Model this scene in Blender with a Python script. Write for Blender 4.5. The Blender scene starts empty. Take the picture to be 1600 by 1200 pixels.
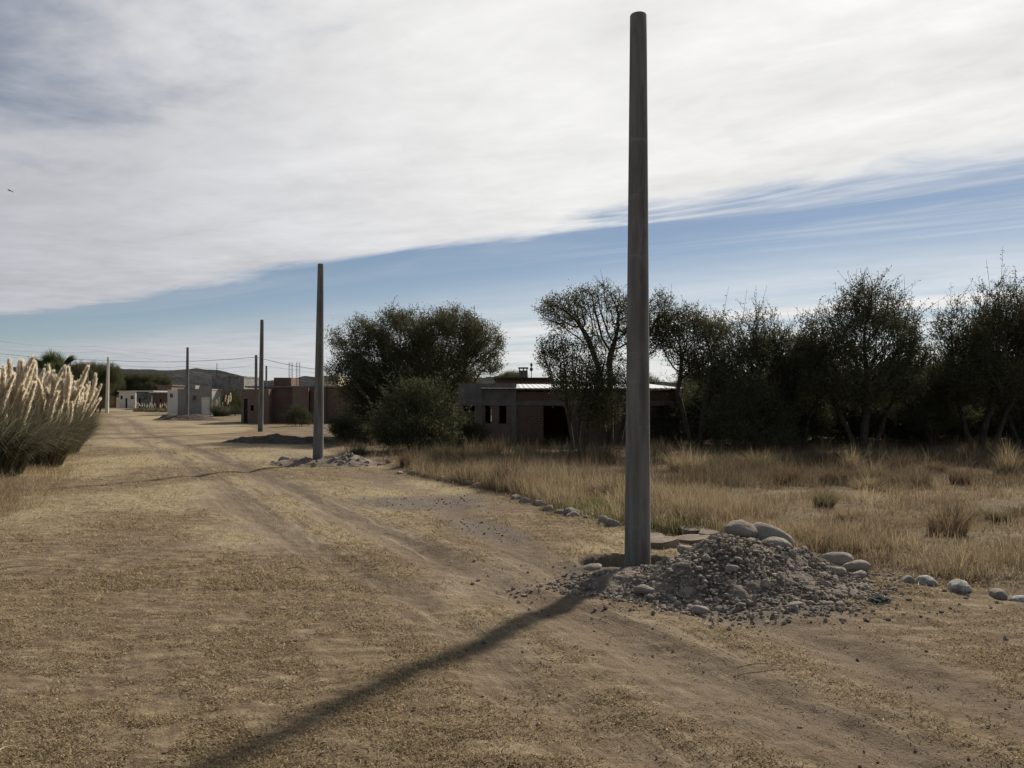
import bpy, bmesh, math, random
import numpy as np
from mathutils import Vector, Matrix, noise as mnoise

rng = np.random.default_rng(11)
random.seed(5)
S = bpy.context.scene
COL = S.collection
R = math.radians

# ------------------------------------------------------------------ camera
CAM_H, FPX = 2.0, 1250.0
PITCH = math.atan(22 / FPX)
cam = bpy.data.objects.new('camera', bpy.data.cameras.new('camera'))
COL.objects.link(cam)
cam.location = (0, 0, CAM_H)
cam.rotation_euler = (math.pi / 2 + PITCH, 0, 0)
cam.data.sensor_width = 36.0
cam.data.lens = FPX / 1600 * 36.0
cam.data.clip_start = 0.05
cam.data.clip_end = 20000
S.camera = cam


def ray(u, v):
    a, b = (u - 800) / FPX, (600 - v) / FPX
    c, s = math.cos(PITCH), math.sin(PITCH)
    return a, c - b * s, b * c + s


def G(u, v, z=0.0):
    a, y, zz = ray(u, v)
    t = (z - CAM_H) / zz
    return a * t, y * t


def PX(u, Y):
    return (u - 800) / FPX * Y


def PZ(v, Y):
    a, y, zz = ray(800, v)
    return CAM_H + zz / y * Y


# ------------------------------------------------------------------ noise
def _h(ix, iy, seed):
    h = (ix.astype(np.int64) * 374761393 + iy.astype(np.int64) * 668265263 + seed * 974634221) & 0xffffffff
    h = ((h ^ (h >> 13)) * 1274126177) & 0xffffffff
    h = ((h ^ (h >> 16)) * 2246822519) & 0xffffffff
    return ((h ^ (h >> 15)) & 0xffffff) / float(0xffffff)


def vnoise(x, y, seed=0):
    x = np.asarray(x, float); y = np.asarray(y, float)
    ix, iy = np.floor(x), np.floor(y)
    fx, fy = x - ix, y - iy
    fx = fx * fx * (3 - 2 * fx); fy = fy * fy * (3 - 2 * fy)
    a = _h(ix, iy, seed); b = _h(ix + 1, iy, seed); c = _h(ix, iy + 1, seed); d = _h(ix + 1, iy + 1, seed)
    return (a * (1 - fx) + b * fx) * (1 - fy) + (c * (1 - fx) + d * fx) * fy


def fbm(x, y, seed=0, octv=4):
    r = 0; amp = 0.5; f = 1.0
    x = np.asarray(x, float); y = np.asarray(y, float)
    for k in range(octv):
        r = r + amp * vnoise(x * f + 17.3 * k, y * f - 9.1 * k, seed + k)
        amp *= 0.5; f *= 2.03
    return r / (1 - 0.5 ** octv)


def sst(a, b, x):
    t = np.clip((x - a) / (b - a), 0, 1)
    return t * t * (3 - 2 * t)


# ------------------------------------------------------------------ mesh helpers
def tag(o, label=None, cat=None, group=None, kind=None):
    if label: o['label'] = label
    if cat: o['category'] = cat
    if group: o['group'] = group
    if kind: o['kind'] = kind
    return o


def link(name, me, parent=None, loc=None, rot=None, scale=None):
    o = bpy.data.objects.new(name, me)
    COL.objects.link(o)
    if parent is not None: o.parent = parent
    if loc is not None: o.location = loc
    if rot is not None: o.rotation_euler = rot
    if scale is not None: o.scale = scale if hasattr(scale, '__len__') else (scale,) * 3
    return o


def empty(name, loc=(0, 0, 0), rz=0.0):
    o = bpy.data.objects.new(name, None)
    COL.objects.link(o)
    o.location = loc
    o.rotation_euler = (0, 0, rz)
    o.empty_display_size = 0.2
    return o


def np_mesh(name, V, F, mat, cols=None, smooth=False, attrs=None):
    """V (n,3); F (m,k) all faces of the same size k."""
    me = bpy.data.meshes.new(name)
    V = np.ascontiguousarray(V, dtype=np.float32); F = np.ascontiguousarray(F, dtype=np.int32)
    m, k = F.shape
    me.vertices.add(len(V)); me.vertices.foreach_set('co', V.ravel())
    me.loops.add(m * k); me.loops.foreach_set('vertex_index', F.ravel())
    me.polygons.add(m); me.polygons.foreach_set('loop_start', np.arange(0, m * k, k, dtype=np.int32))
    me.polygons.foreach_set('use_smooth', np.full(m, smooth, dtype=bool))
    if cols is not None:
        a = me.attributes.new('col', 'FLOAT_COLOR', 'POINT')
        c = np.ones((len(V), 4), np.float32); c[:, :3] = cols
        a.data.foreach_set('color', c.ravel())
    for nm, val in (attrs or {}).items():
        a = me.attributes.new(nm, 'FLOAT', 'POINT')
        a.data.foreach_set('value', np.ascontiguousarray(val, dtype=np.float32))
    me.update(calc_edges=True)
    if mat: me.materials.append(mat)
    return me


class MB:
    """collects boxes and tubes, builds them as one mesh"""
    def __init__(s): s.v = []; s.f = []

    def box(s, x0, x1, y0, y1, z0, z1):
        n = len(s.v)
        s.v += [(x0, y0, z0), (x1, y0, z0), (x1, y1, z0), (x0, y1, z0), (x0, y0, z1), (x1, y0, z1), (x1, y1, z1), (x0, y1, z1)]
        s.f += [tuple(n + i for i in q) for q in ((0, 3, 2, 1), (4, 5, 6, 7), (0, 1, 5, 4), (1, 2, 6, 5), (2, 3, 7, 6), (3, 0, 4, 7))]
        return s

    def tube(s, pts, rad, k=8, cap=True):
        pts = [Vector(p) for p in pts]
        rad = rad if hasattr(rad, '__len__') else [rad] * len(pts)
        n0 = len(s.v)
        for i, p in enumerate(pts):
            d = (pts[min(i + 1, len(pts) - 1)] - pts[max(i - 1, 0)]).normalized()
            a = d.orthogonal().normalized() if abs(d.z) < 0.9 else Vector((1, 0, 0)).cross(d).cross(d).normalized()
            b = d.cross(a)
            for j in range(k):
                t = 2 * math.pi * j / k
                s.v.append(tuple(p + (a * math.cos(t) + b * math.sin(t)) * rad[i]))
        for i in range(len(pts) - 1):
            for j in range(k):
                j2 = (j + 1) % k
                s.f.append((n0 + i * k + j, n0 + i * k + j2, n0 + (i + 1) * k + j2, n0 + (i + 1) * k + j))
        if cap:
            s.f.append(tuple(n0 + j for j in reversed(range(k))))
            s.f.append(tuple(n0 + (len(pts) - 1) * k + j for j in range(k)))
        return s

    def mesh(s, name, mat, smooth=False, bevel=0.0):
        me = bpy.data.meshes.new(name)
        me.from_pydata(s.v, [], s.f)
        bm = bmesh.new(); bm.from_mesh(me)
        bmesh.ops.recalc_face_normals(bm, faces=bm.faces)
        if bevel:
            bmesh.ops.bevel(bm, geom=list(bm.edges), offset=bevel, segments=1, affect='EDGES', clamp_overlap=True)
        bm.to_mesh(me); bm.free()
        me.polygons.foreach_set('use_smooth', [smooth] * len(me.polygons))
        if mat: me.materials.append(mat)
        return me

    def part(s, name, mat, parent=None, smooth=False, bevel=0.0):
        return link(name, s.mesh(name, mat, smooth, bevel), parent)


# ------------------------------------------------------------------ material helpers
class NT:
    def __init__(s, tree):
        s.t = tree; s.n = tree.nodes; s.l = tree.links

    def new(s, typ, **kw):
        nd = s.n.new(typ)
        for k, v in kw.items(): setattr(nd, k, v)
        return nd

    def set(s, sock, v):
        if isinstance(v, bpy.types.NodeSocket): s.l.new(v, sock)
        elif v is not None:
            if hasattr(v, '__len__') and sock.type == 'RGBA' and len(v) == 3: v = (*v, 1)
            sock.default_value = v

    def m(s, op, a, b=None, c=None, clamp=False):
        nd = s.new('ShaderNodeMath', operation=op, use_clamp=clamp)
        for i, x in enumerate((a, b, c)):
            if x is not None: s.set(nd.inputs[i], x)
        return nd.outputs[0]

    def mr(s, x, a, b, c=0.0, d=1.0, smooth=True):
        nd = s.new('ShaderNodeMapRange', interpolation_type='SMOOTHSTEP' if smooth else 'LINEAR')
        for i, q in enumerate((x, a, b, c, d)): s.set(nd.inputs[i], q)
        return nd.outputs[0]

    def mix(s, f, a, b, typ='MIX'):
        nd = s.new('ShaderNodeMix', data_type='RGBA', blend_type=typ)
        s.set(nd.inputs[0], f); s.set(nd.inputs[6], a); s.set(nd.inputs[7], b)
        return nd.outputs[2]

    def noise(s, vec, scale, detail=4, rough=0.55, dist=0.0):
        nd = s.new('ShaderNodeTexNoise')
        if vec is not None: s.l.new(vec, nd.inputs['Vector'])
        nd.inputs['Scale'].default_value = scale; nd.inputs['Detail'].default_value = detail
        nd.inputs['Roughness'].default_value = rough; nd.inputs['Distortion'].default_value = dist
        return nd.outputs[0]

    def mapping(s, vec, scale=(1, 1, 1), rot=(0, 0, 0), loc=(0, 0, 0)):
        nd = s.new('ShaderNodeMapping')
        s.l.new(vec, nd.inputs[0])
        nd.inputs['Scale'].default_value = scale; nd.inputs['Rotation'].default_value = rot; nd.inputs['Location'].default_value = loc
        return nd.outputs[0]

    def attr(s, name):
        return s.new('ShaderNodeAttribute', attribute_name=name)

    def bump(s, h, strength=0.5, dist=0.02):
        nd = s.new('ShaderNodeBump')
        nd.inputs['Strength'].default_value = strength; nd.inputs['Distance'].default_value = dist
        s.l.new(h, nd.inputs['Height'])
        return nd.outputs[0]


def material(name):
    ma = bpy.data.materials.new(name); ma.use_nodes = True
    ma.node_tree.nodes.clear()
    t = NT(ma.node_tree)
    out = t.new('ShaderNodeOutputMaterial')
    return ma, t, out


def principled(t, out, col, rough=0.9, normal=None, spec=0.2, metal=0.0):
    b = t.new('ShaderNodeBsdfPrincipled')
    t.set(b.inputs['Base Color'], col); t.set(b.inputs['Roughness'], rough)
    b.inputs['Specular IOR Level'].default_value = spec
    t.set(b.inputs['Metallic'], metal)
    if normal is not None: t.l.new(normal, b.inputs['Normal'])
    t.l.new(b.outputs[0], out.inputs[0])
    return b


def simple(name, c1, c2, scale=3.0, rough=0.9, bump=0.3, bdist=0.02, bscale=None, spec=0.2, metal=0.0, detail=6):
    ma, t, out = material(name)
    tc = t.new('ShaderNodeTexCoord').outputs['Object']
    n = t.noise(tc, scale, detail, 0.6)
    col = t.mix(t.mr(n, 0.3, 0.7), c1, c2)
    nb = t.bump(t.noise(tc, bscale or scale * 4, 5, 0.6), bump, bdist)
    principled(t, out, col, rough, nb, spec, metal)
    return ma


def blade_mat(name, trans=0.45, tint=(1, 1, 1)):
    ma, t, out = material(name)
    a = t.attr('col').outputs['Color']
    c = t.mix(1.0, a, tint, 'MULTIPLY')
    d = t.new('ShaderNodeBsdfDiffuse'); t.l.new(c, d.inputs[0])
    tr = t.new('ShaderNodeBsdfTranslucent'); t.l.new(c, tr.inputs[0])
    mx = t.new('ShaderNodeMixShader'); mx.inputs[0].default_value = trans
    t.l.new(d.outputs[0], mx.inputs[1]); t.l.new(tr.outputs[0], mx.inputs[2]); t.l.new(mx.outputs[0], out.inputs[0])
    return ma


def rock_mat(name, c1, c2, c3):
    ma, t, out = material(name)
    tc = t.new('ShaderNodeTexCoord').outputs['Object']
    oi = t.new('ShaderNodeObjectInfo').outputs['Random']
    off = t.new('ShaderNodeVectorMath', operation='ADD'); t.l.new(tc, off.inputs[0])
    cx = t.new('ShaderNodeCombineXYZ'); t.l.new(t.m('MULTIPLY', oi, 50.0), cx.inputs[0]); t.l.new(cx.outputs[0], off.inputs[1])
    v = off.outputs[0]
    col = t.mix(oi, c1, c2)
    col = t.mix(t.mr(t.noise(v, 2.2, 6, 0.65), 0.42, 0.62), col, c3)
    col = t.mix(t.m('MULTIPLY', t.mr(t.noise(v, 14, 4, 0.7), 0.5, 0.7), 0.35), col, (0.12, 0.1, 0.08))
    nb = t.bump(t.m('ADD', t.noise(v, 6, 6, 0.6), t.m('MULTIPLY', t.noise(v, 30, 3, 0.7), 0.3)), 0.5, 0.12)
    principled(t, out, col, 0.93, nb, 0.15)
    return ma


def concrete_mat():
    ma, t, out = material('cast_concrete')
    tc = t.new('ShaderNodeTexCoord').outputs['Object']
    st = t.mapping(tc, (5, 5, 0.55))
    n1 = t.noise(st, 1.6, 6, 0.6)
    n2 = t.noise(tc, 9, 6, 0.7)
    n3 = t.noise(t.mapping(tc, (1, 1, 6)), 1.2, 4, 0.6)
    col = t.mix(t.mr(n1, 0.3, 0.72), (0.112, 0.112, 0.104), (0.205, 0.203, 0.19))
    col = t.mix(t.m('MULTIPLY', t.mr(n2, 0.52, 0.75), 0.5), col, (0.14, 0.13, 0.115))
    col = t.mix(t.m('MULTIPLY', t.mr(n3, 0.56, 0.72), 0.45), col, (0.26, 0.256, 0.24))
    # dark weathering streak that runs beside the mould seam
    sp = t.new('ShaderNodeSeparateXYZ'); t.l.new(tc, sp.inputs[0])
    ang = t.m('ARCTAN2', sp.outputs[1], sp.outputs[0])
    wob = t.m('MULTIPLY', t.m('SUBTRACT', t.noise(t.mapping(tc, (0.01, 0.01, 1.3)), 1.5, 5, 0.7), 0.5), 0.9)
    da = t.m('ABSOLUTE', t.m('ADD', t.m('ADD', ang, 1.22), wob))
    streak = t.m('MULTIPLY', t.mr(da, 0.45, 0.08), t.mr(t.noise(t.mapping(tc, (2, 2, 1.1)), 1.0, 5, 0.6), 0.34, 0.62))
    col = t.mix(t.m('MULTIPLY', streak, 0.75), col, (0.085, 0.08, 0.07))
    rg = t.noise(t.mapping(tc, (0.02, 0.02, 2.3)), 2.0, 5, 0.75)
    col = t.mix(t.mr(rg, 0.60, 0.70, 0.0, 0.4), col, (0.10, 0.098, 0.09))
    col = t.mix(t.mr(t.noise(t.mapping(tc, (3, 3, 0.9), loc=(4, 1, 2)), 1.4, 6, 0.7), 0.60, 0.72, 0.0, 0.55), col, (0.085, 0.082, 0.074))
    # pin holes
    vo = t.new('ShaderNodeTexVoronoi'); vo.inputs['Scale'].default_value = 26; t.l.new(tc, vo.inputs['Vector'])
    pit = t.mr(vo.outputs['Distance'], 0.10, 0.16, 1.0, 0.0)
    col = t.mix(t.m('MULTIPLY', pit, 0.5), col, (0.08, 0.075, 0.07))
    h = t.m('SUBTRACT', t.noise(tc, 30, 6, 0.7), pit)
    principled(t, out, col, 0.88, t.bump(h, 0.35, 0.01), 0.2)
    return ma


def brick_mat(name, c1, c2, mortar, scale=1.0):
    ma, t, out = material(name)
    tc = t.new('ShaderNodeTexCoord').outputs['Object']
    sp = t.new('ShaderNodeSeparateXYZ'); t.l.new(tc, sp.inputs[0])
    cx = t.new('ShaderNodeCombineXYZ')
    t.l.new(t.m('ADD', sp.outputs[0], sp.outputs[1]), cx.inputs[0]); t.l.new(sp.outputs[2], cx.inputs[1])
    b = t.new('ShaderNodeTexBrick')
    t.l.new(cx.outputs[0], b.inputs['Vector'])
    b.inputs['Scale'].default_value = scale
    b.inputs['Brick Width'].default_value = 0.27; b.inputs['Row Height'].default_value = 0.10
    b.inputs['Mortar Size'].default_value = 0.012
    t.set(b.inputs['Color1'], c1); t.set(b.inputs['Color2'], c2); t.set(b.inputs['Mortar'], mortar)
    n = t.noise(tc, 1.4, 5, 0.6)
    col = t.mix(t.m('MULTIPLY', t.mr(n, 0.4, 0.7), 0.5), b.outputs[0], mortar)
    nb = t.bump(t.m('ADD', b.outputs['Fac'], t.noise(tc, 20, 4, 0.6)), -0.5, 0.015)
    principled(t, out, col, 0.92, nb, 0.15)
    return ma


M = {}
M['rock'] = rock_mat('river_stone', (0.235, 0.205, 0.172), (0.40, 0.348, 0.29), (0.30, 0.258, 0.213))
M['white_rock'] = rock_mat('whitewashed_stone', (0.42, 0.40, 0.37), (0.50, 0.48, 0.45), (0.28, 0.255, 0.225))
M['pebble'] = blade_mat('loose_stone', 0.0)
M['earth'] = simple('dug_earth', (0.135, 0.11, 0.088), (0.235, 0.195, 0.158), 3.5, 0.97, 0.9, 0.03, 22, 0.1)
M['shade_toned_earth'] = simple('shade_toned_dug_earth', (0.068, 0.055, 0.045), (0.11, 0.09, 0.073), 3, 0.97, 0.8, 0.04, 14, 0.1)  # dug earth again, its colour darkened for the backlit sides of the far heaps
M['concrete'] = concrete_mat()
M['bark'] = simple('bark', (0.045, 0.038, 0.03), (0.09, 0.076, 0.06), 6, 0.95, 0.7, 0.03, 20, 0.1)
M['leaf'] = blade_mat('leaf', 0.38)
M['grass'] = blade_mat('dry_grass', 0.42)
M['plume'] = blade_mat('plume', 0.62)
M['brick'] = brick_mat('red_brick', (0.155, 0.083, 0.059), (0.115, 0.062, 0.045), (0.16, 0.13, 0.106))
M['brick_pale'] = brick_mat('pale_brick', (0.195, 0.122, 0.088), (0.15, 0.095, 0.069), (0.20, 0.165, 0.135))
M['beam'] = simple('raw_concrete_beam', (0.135, 0.125, 0.11), (0.20, 0.186, 0.165), 2.0, 0.92, 0.4, 0.02)
M['metal_roof'] = simple('zinc_roof_sheet', (0.50, 0.51, 0.52), (0.62, 0.62, 0.62), 1.0, 0.45, 0.1, 0.01, spec=0.5, metal=0.7)
M['black'] = simple('dark_timber', (0.018, 0.017, 0.016), (0.03, 0.028, 0.026), 3, 0.7, 0.2)
M['white_wall'] = simple('white_render', (0.62, 0.57, 0.48), (0.74, 0.69, 0.59), 0.8, 0.9, 0.2, 0.02, 12)
M['grey_wall'] = simple('grey_render', (0.22, 0.208, 0.19), (0.29, 0.275, 0.25), 0.9, 0.9, 0.3, 0.02, 12)
M['stone_wall'] = simple('stone_block_wall', (0.13, 0.125, 0.12), (0.27, 0.26, 0.245), 1.6, 0.95, 0.9, 0.08, 5)
M['cream_wall'] = simple('cream_render', (0.52, 0.47, 0.33), (0.6, 0.54, 0.4), 0.8, 0.9, 0.2)
M['glass'] = simple('dark_glass', (0.02, 0.022, 0.025), (0.03, 0.032, 0.035), 1, 0.15, 0.0, spec=0.5)
M['cable'] = simple('cable_rubber', (0.02, 0.02, 0.02), (0.03, 0.03, 0.03), 1, 0.6, 0.0)
M['slab'] = simple('tan_sandstone', (0.15, 0.118, 0.088), (0.24, 0.192, 0.148), 5, 0.95, 0.6, 0.03, 14)
M['steel'] = simple('rusty_steel', (0.10, 0.06, 0.04), (0.16, 0.10, 0.07), 5, 0.8, 0.2)
M['teal'] = simple('teal_plastic', (0.025, 0.045, 0.046), (0.035, 0.06, 0.058), 5, 0.9, 0.3, spec=0.1)
M['dry_wood'] = simple('dry_stalk', (0.34, 0.26, 0.16), (0.5, 0.41, 0.27), 8, 0.9, 0.3)
M['feather'] = simple('dark_feather', (0.02, 0.018, 0.017), (0.035, 0.03, 0.03), 5, 0.8, 0.1)
M['hill'] = simple('hill_scrub', (0.030, 0.032, 0.034), (0.062, 0.060, 0.060), 0.02, 1.0, 1.0, 4.0, 0.09, 0.0)

# ------------------------------------------------------------------ sun + sky
SUN_AZ, SUN_EL = R(31.5), R(33)
sd = Vector((math.sin(SUN_AZ) * math.cos(SUN_EL), math.cos(SUN_AZ) * math.cos(SUN_EL), math.sin(SUN_EL)))
sun = bpy.data.objects.new('sun', bpy.data.lights.new('sun', 'SUN'))
COL.objects.link(sun)
sun.data.energy = 4.2
sun.data.angle = R(2.6)
sun.data.color = (1.0, 0.92, 0.80)
sun.rotation_euler = (-sd).to_track_quat('-Z', 'Y').to_euler()
sun.location = sd * 50

W = bpy.data.worlds.new('World'); S.world = W; W.use_nodes = True
W.node_tree.nodes.clear()
t = NT(W.node_tree)
wo = t.new('ShaderNodeOutputWorld')
bg = t.new('ShaderNodeBackground')
t.l.new(bg.outputs[0], wo.inputs[0])
sky = t.new('ShaderNodeTexSky', sky_type='NISHITA')
sky.sun_disc = False; sky.sun_elevation = SUN_EL; sky.sun_rotation = SUN_AZ
sky.altitude = 1800; sky.air_density = 1.0; sky.dust_density = 0.35; sky.ozone_density = 1.6
SKY_K = 0.05
tc = t.new('ShaderNodeTexCoord').outputs['Generated']
nv = t.new('ShaderNodeVectorMath', operation='NORMALIZE'); t.l.new(tc, nv.inputs[0])
sp = t.new('ShaderNodeSeparateXYZ'); t.l.new(nv.outputs[0], sp.inputs[0])
dx, dy, dz = sp.outputs
zc = t.m('MAXIMUM', dz, 0.012)
px = t.m('DIVIDE', dx, zc); py = t.m('DIVIDE', dy, zc)
# axes along (s) and across (q) the edge of the cloud sheet
s_ = t.m('SUBTRACT', t.m('MULTIPLY', px, 0.79), t.m('MULTIPLY', py, 0.613))
q_ = t.m('ADD', t.m('MULTIPLY', px, 0.613), t.m('MULTIPLY', py, 0.79))
cx = t.new('ShaderNodeCombineXYZ'); t.l.new(s_, cx.inputs[0]); t.l.new(q_, cx.inputs[1])
sq = cx.outputs[0]
nA = t.noise(t.mapping(sq, (0.35, 0.9, 1)), 1.0, 7, 0.55, 0.3)      # broad billows
nB = t.noise(t.mapping(sq, (0.7, 2.0, 1), rot=(0, 0, 0.18), loc=(3, 1, 0)), 1.0, 9, 0.6, 0.9)   # fine streaks
nC = t.noise(t.mapping(sq, (0.85, 1.15, 1), loc=(7, 5, 2)), 1.3, 9, 0.56, 0.25)     # puffs
wob = t.m('ADD', t.m('MULTIPLY', t.m('SUBTRACT', nA, 0.5), 1.6), t.m('MULTIPLY', t.m('SUBTRACT', nB, 0.5), t.mr(s_, -3.5, -0.5, 0.8, 1.9)))
qe = t.m('ADD', q_, wob)
# the sheet frays more on the right (large s)
soft = t.mr(s_, -2.5, 1.2, 0.22, 0.85)
front = t.mr(qe, t.m('SUBTRACT', 3.86, soft), t.m('ADD', 3.9, soft), 1.0, 0.0)
qb = t.m('ADD', q_, t.m('MULTIPLY', t.m('SUBTRACT', nC, 0.5), 2.2))
back = t.mr(qb, 0.52, 1.38, 0.22, 1.0)
sheet = t.m('MULTIPLY', front, back)
# thin wisps in the blue gap and bands low over the horizon
nF = t.noise(t.mapping(sq, (1.0, 1.25, 1), rot=(0, 0, -0.3), loc=(2, 9, 4)), 3.6, 8, 0.6, 0.5)      # small mottling
nD = t.noise(t.mapping(sq, (0.16, 0.95, 1), loc=(1.7, 4.2, 0)), 1.0, 7, 0.6, 0.6)
nG = t.noise(t.mapping(sq, (0.35, 1.7, 1), rot=(0, 0, 0.12), loc=(4.3, 1.2, 0)), 1.0, 8, 0.62, 0.8)    # torn streaks under the edge
nE = t.noise(t.mapping(sq, (0.05, 0.22, 1), loc=(5.5, 0.4, 0)), 1.0, 6, 0.55, 0.5)
wisp = t.m('MULTIPLY', t.m('MULTIPLY', t.mr(nD, 0.44, 0.80), 0.60), t.mr(s_, -4.0, -1.0, 0.45, 1.0))
low = t.m('MULTIPLY', t.mr(nE, 0.26, 0.56), t.mr(q_, 4.6, 8.5))
torn = t.m('MULTIPLY', t.m('MULTIPLY', t.mr(nG, 0.44, 0.74), t.mr(s_, -3.0, -0.6)), t.m('MULTIPLY', t.mr(q_, 5.6, 4.2), 0.40))
thin = t.m('MAXIMUM', t.m('MAXIMUM', wisp, torn), t.m('MULTIPLY', low, 0.92))
thin = t.m('MULTIPLY', thin, t.mr(q_, 2.2, 3.8, 0.15, 1.0))
cov = t.m('MAXIMUM', t.m('MULTIPLY', sheet, 0.97), thin)
# light through the cloud: bright towards the sun, dull grey away from it
dt = t.new('ShaderNodeVectorMath', operation='DOT_PRODUCT'); t.l.new(nv.outputs[0], dt.inputs[0]); dt.inputs[1].default_value = sd
ca = dt.outputs['Value']
glow = t.m('ADD', t.mr(ca, 0.40, 0.95, 0.0, 0.245), t.m('MULTIPLY', t.m('POWER', t.m('MAXIMUM', ca, 0.0), 50.0), 0.10))
dens = t.m('MULTIPLY', t.m('SUBTRACT', t.m('ADD', t.m('MULTIPLY', nF, 0.25), t.m('ADD', t.m('MULTIPLY', nC, 0.47), t.m('MULTIPLY', nB, 0.28))), 0.5), t.mr(s_, -2.5, 1.5, 0.85, 1.35))
lum = t.m('MULTIPLY', t.m('ADD', 0.372, glow), t.m('ADD', 1.0, dens))
warm = t.mr(ca, 0.4, 0.95)
ctint = t.mix(warm, (0.965, 0.98, 1.055), (1.01, 1.0, 0.975))
cc = t.new('ShaderNodeVectorMath', operation='SCALE'); t.l.new(ctint, cc.inputs[0]); t.l.new(lum, cc.inputs['Scale'])
sc = t.new('ShaderNodeVectorMath', operation='SCALE'); t.l.new(sky.outputs[0], sc.inputs[0]); sc.inputs['Scale'].default_value = SKY_K
hs = t.new('ShaderNodeHueSaturation'); hs.inputs['Saturation'].default_value = 0.86; hs.inputs['Value'].default_value = 0.90
t.l.new(sc.outputs[0], hs.inputs['Color'])
final = t.mix(cov, hs.outputs[0], cc.outputs[0])
t.l.new(final, bg.inputs[0]); bg.inputs[1].default_value = 1.0
W.cycles.sampling_method = 'MANUAL'; W.cycles.sample_map_resolution = 1024

vs = S.view_settings
vs.view_transform = 'Standard'; vs.look = 'None'; vs.gamma = 1; vs.use_curve_mapping = False
vs.exposure = 0.5
S.cycles.max_bounces = 6; S.cycles.diffuse_bounces = 4; S.cycles.transmission_bounces = 3
S.cycles.use_denoising = True

# ------------------------------------------------------------------ ground layout
EDGE_Y = [-20, 2, 5, 8.0, 8.6, 8.8, 9.4, 11.2, 11.9, 12.95, 14.45, 16.3, 18.8, 21.6, 26, 40, 62, 100, 200]
EDGE_X = [14, 9, 7, 5.1, 4.85, 4.5, 4.1, 2.8, 1.95, 1.35, 0.6, 0.0, -1.65, -3.1, -5.2, -11.5, -21, -45, -100]
R1Y = [-10, 3, 4.48, 5.07, 5.5, 6.3, 7.0, 8.5, 9.9, 12, 15.3, 19.5, 30, 45, 75, 110]
R1X = [7, 2.9, 2.15, 1.83, 1.54, 1.26, 0.92, 0, -0.79, -1.92, -3.7, -5.9, -11.6, -20.5, -36, -60]
R2Y = [-10, 3, 4.65, 5.23, 5.7, 7, 9.5, 10.3, 12.3, 18.1, 30, 45, 75, 110]
R2X = [5.4, 1.6, 0.74, 0.42, 0.14, -0.56, -1.9, -2.47, -3.7, -6.66, -13.2, -22, -38, -62]
R3Y = [-10, 3, 5.12, 5.7, 6.44, 7.29, 9, 12, 15, 18, 24]
R3X = [9, 4.2, 3.28, 2.97, 2.58, 2.04, 0.7, -0.35, -1.3, -2.6, -5]
LEFT_Y = [-10, 5, 12, 14, 20, 24, 32, 45, 60, 110]
LEFT_X = [-8, -7.6, -8.2, -8.8, -11.2, -13.5, -17.2, -24, -33, -66]


def edge_x(y): return np.interp(y, EDGE_Y, EDGE_X)
def left_x(y): return np.interp(y, LEFT_Y, LEFT_X)


def rut(x, y, Y, X, w):
    d = (x - np.interp(y, Y, X)) * 0.82 + (fbm(x * 0.9, y * 0.9, 31, 3) - 0.5) * 0.35
    return np.exp(-(d / w) ** 2)


def gravel_mask(x, y):
    n = (fbm(x * 1.3, y * 1.3, 44, 4) - 0.5) * 1.6
    a = 1 - np.hypot((x + 1.5) / 2.1, (y - 15.4) / 1.35)
    b = 1 - np.hypot((x + 0.55 + (y - 12.6) * 0.5) / 0.5, (y - 12.6) / 1.5)
    c = 1 - np.hypot((x - 1.0) / 0.65, (y - 9.4) / 0.6)
    d = 1 - np.hypot((x - 2.4) / 1.4, (y - 7.7) / 0.6)
    pit = sst(1.25, 0.9, np.hypot((x - 1.42) / 0.56, (y - 9.86) / 0.36))  # bare pit soil, toned darker in colour to deepen the shade of the hole
    return np.maximum(np.clip(np.maximum.reduce([a, b, c, d]) * 1.5 + n * 0.8, 0, 1), pit)


def masks(x, y):
    r1 = rut(x, y, R1Y, R1X, 0.34); r2 = rut(x, y, R2Y, R2X, 0.30); r3 = rut(x, y, R3Y, R3X, 0.38)
    r3 = r3 * sst(24, 15, y)
    wheel = np.maximum.reduce([r1 * 0.9, r2 * 0.6, r3 * 0.85])
    mid = np.exp(-(((x - np.interp(y, R1Y, R1X)) + 0.1) / 1.0) ** 2)
    g = gravel_mask(x, y)
    n = fbm(x * 0.55, y * 0.55, 3, 5)
    straw = sst(0.24, 0.70, n + 0.12 - 0.30 * mid * sst(14, 5, y) - 0.5 * wheel)
    n2 = fbm(x * 2.3, y * 2.3, 8, 4)
    straw = np.maximum(straw, 0.9 * np.exp(-((x - np.interp(y, R1Y, R1X) - 0.85) / 0.42) ** 2) * sst(3.6, 5.0, y) * sst(9.5, 7.5, y))
    straw = np.clip(straw * (0.45 + 1.1 * n2), 0, 1) * (1 - g * 0.95)
    field = sst(-0.05, 0.35, x - edge_x(y))
    brown = sst(0.40, 0.66, fbm(x * 0.33 + 5, y * 0.33, 12, 4) + 0.36 * sst(1.2, -2.5, x + 0.2 * (y - 6)) * sst(12, 5.5, y) + 0.12 * sst(2.0, 4.0, x))
    return straw, wheel, g, field, brown


PIT = (1.42, 9.86)


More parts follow.
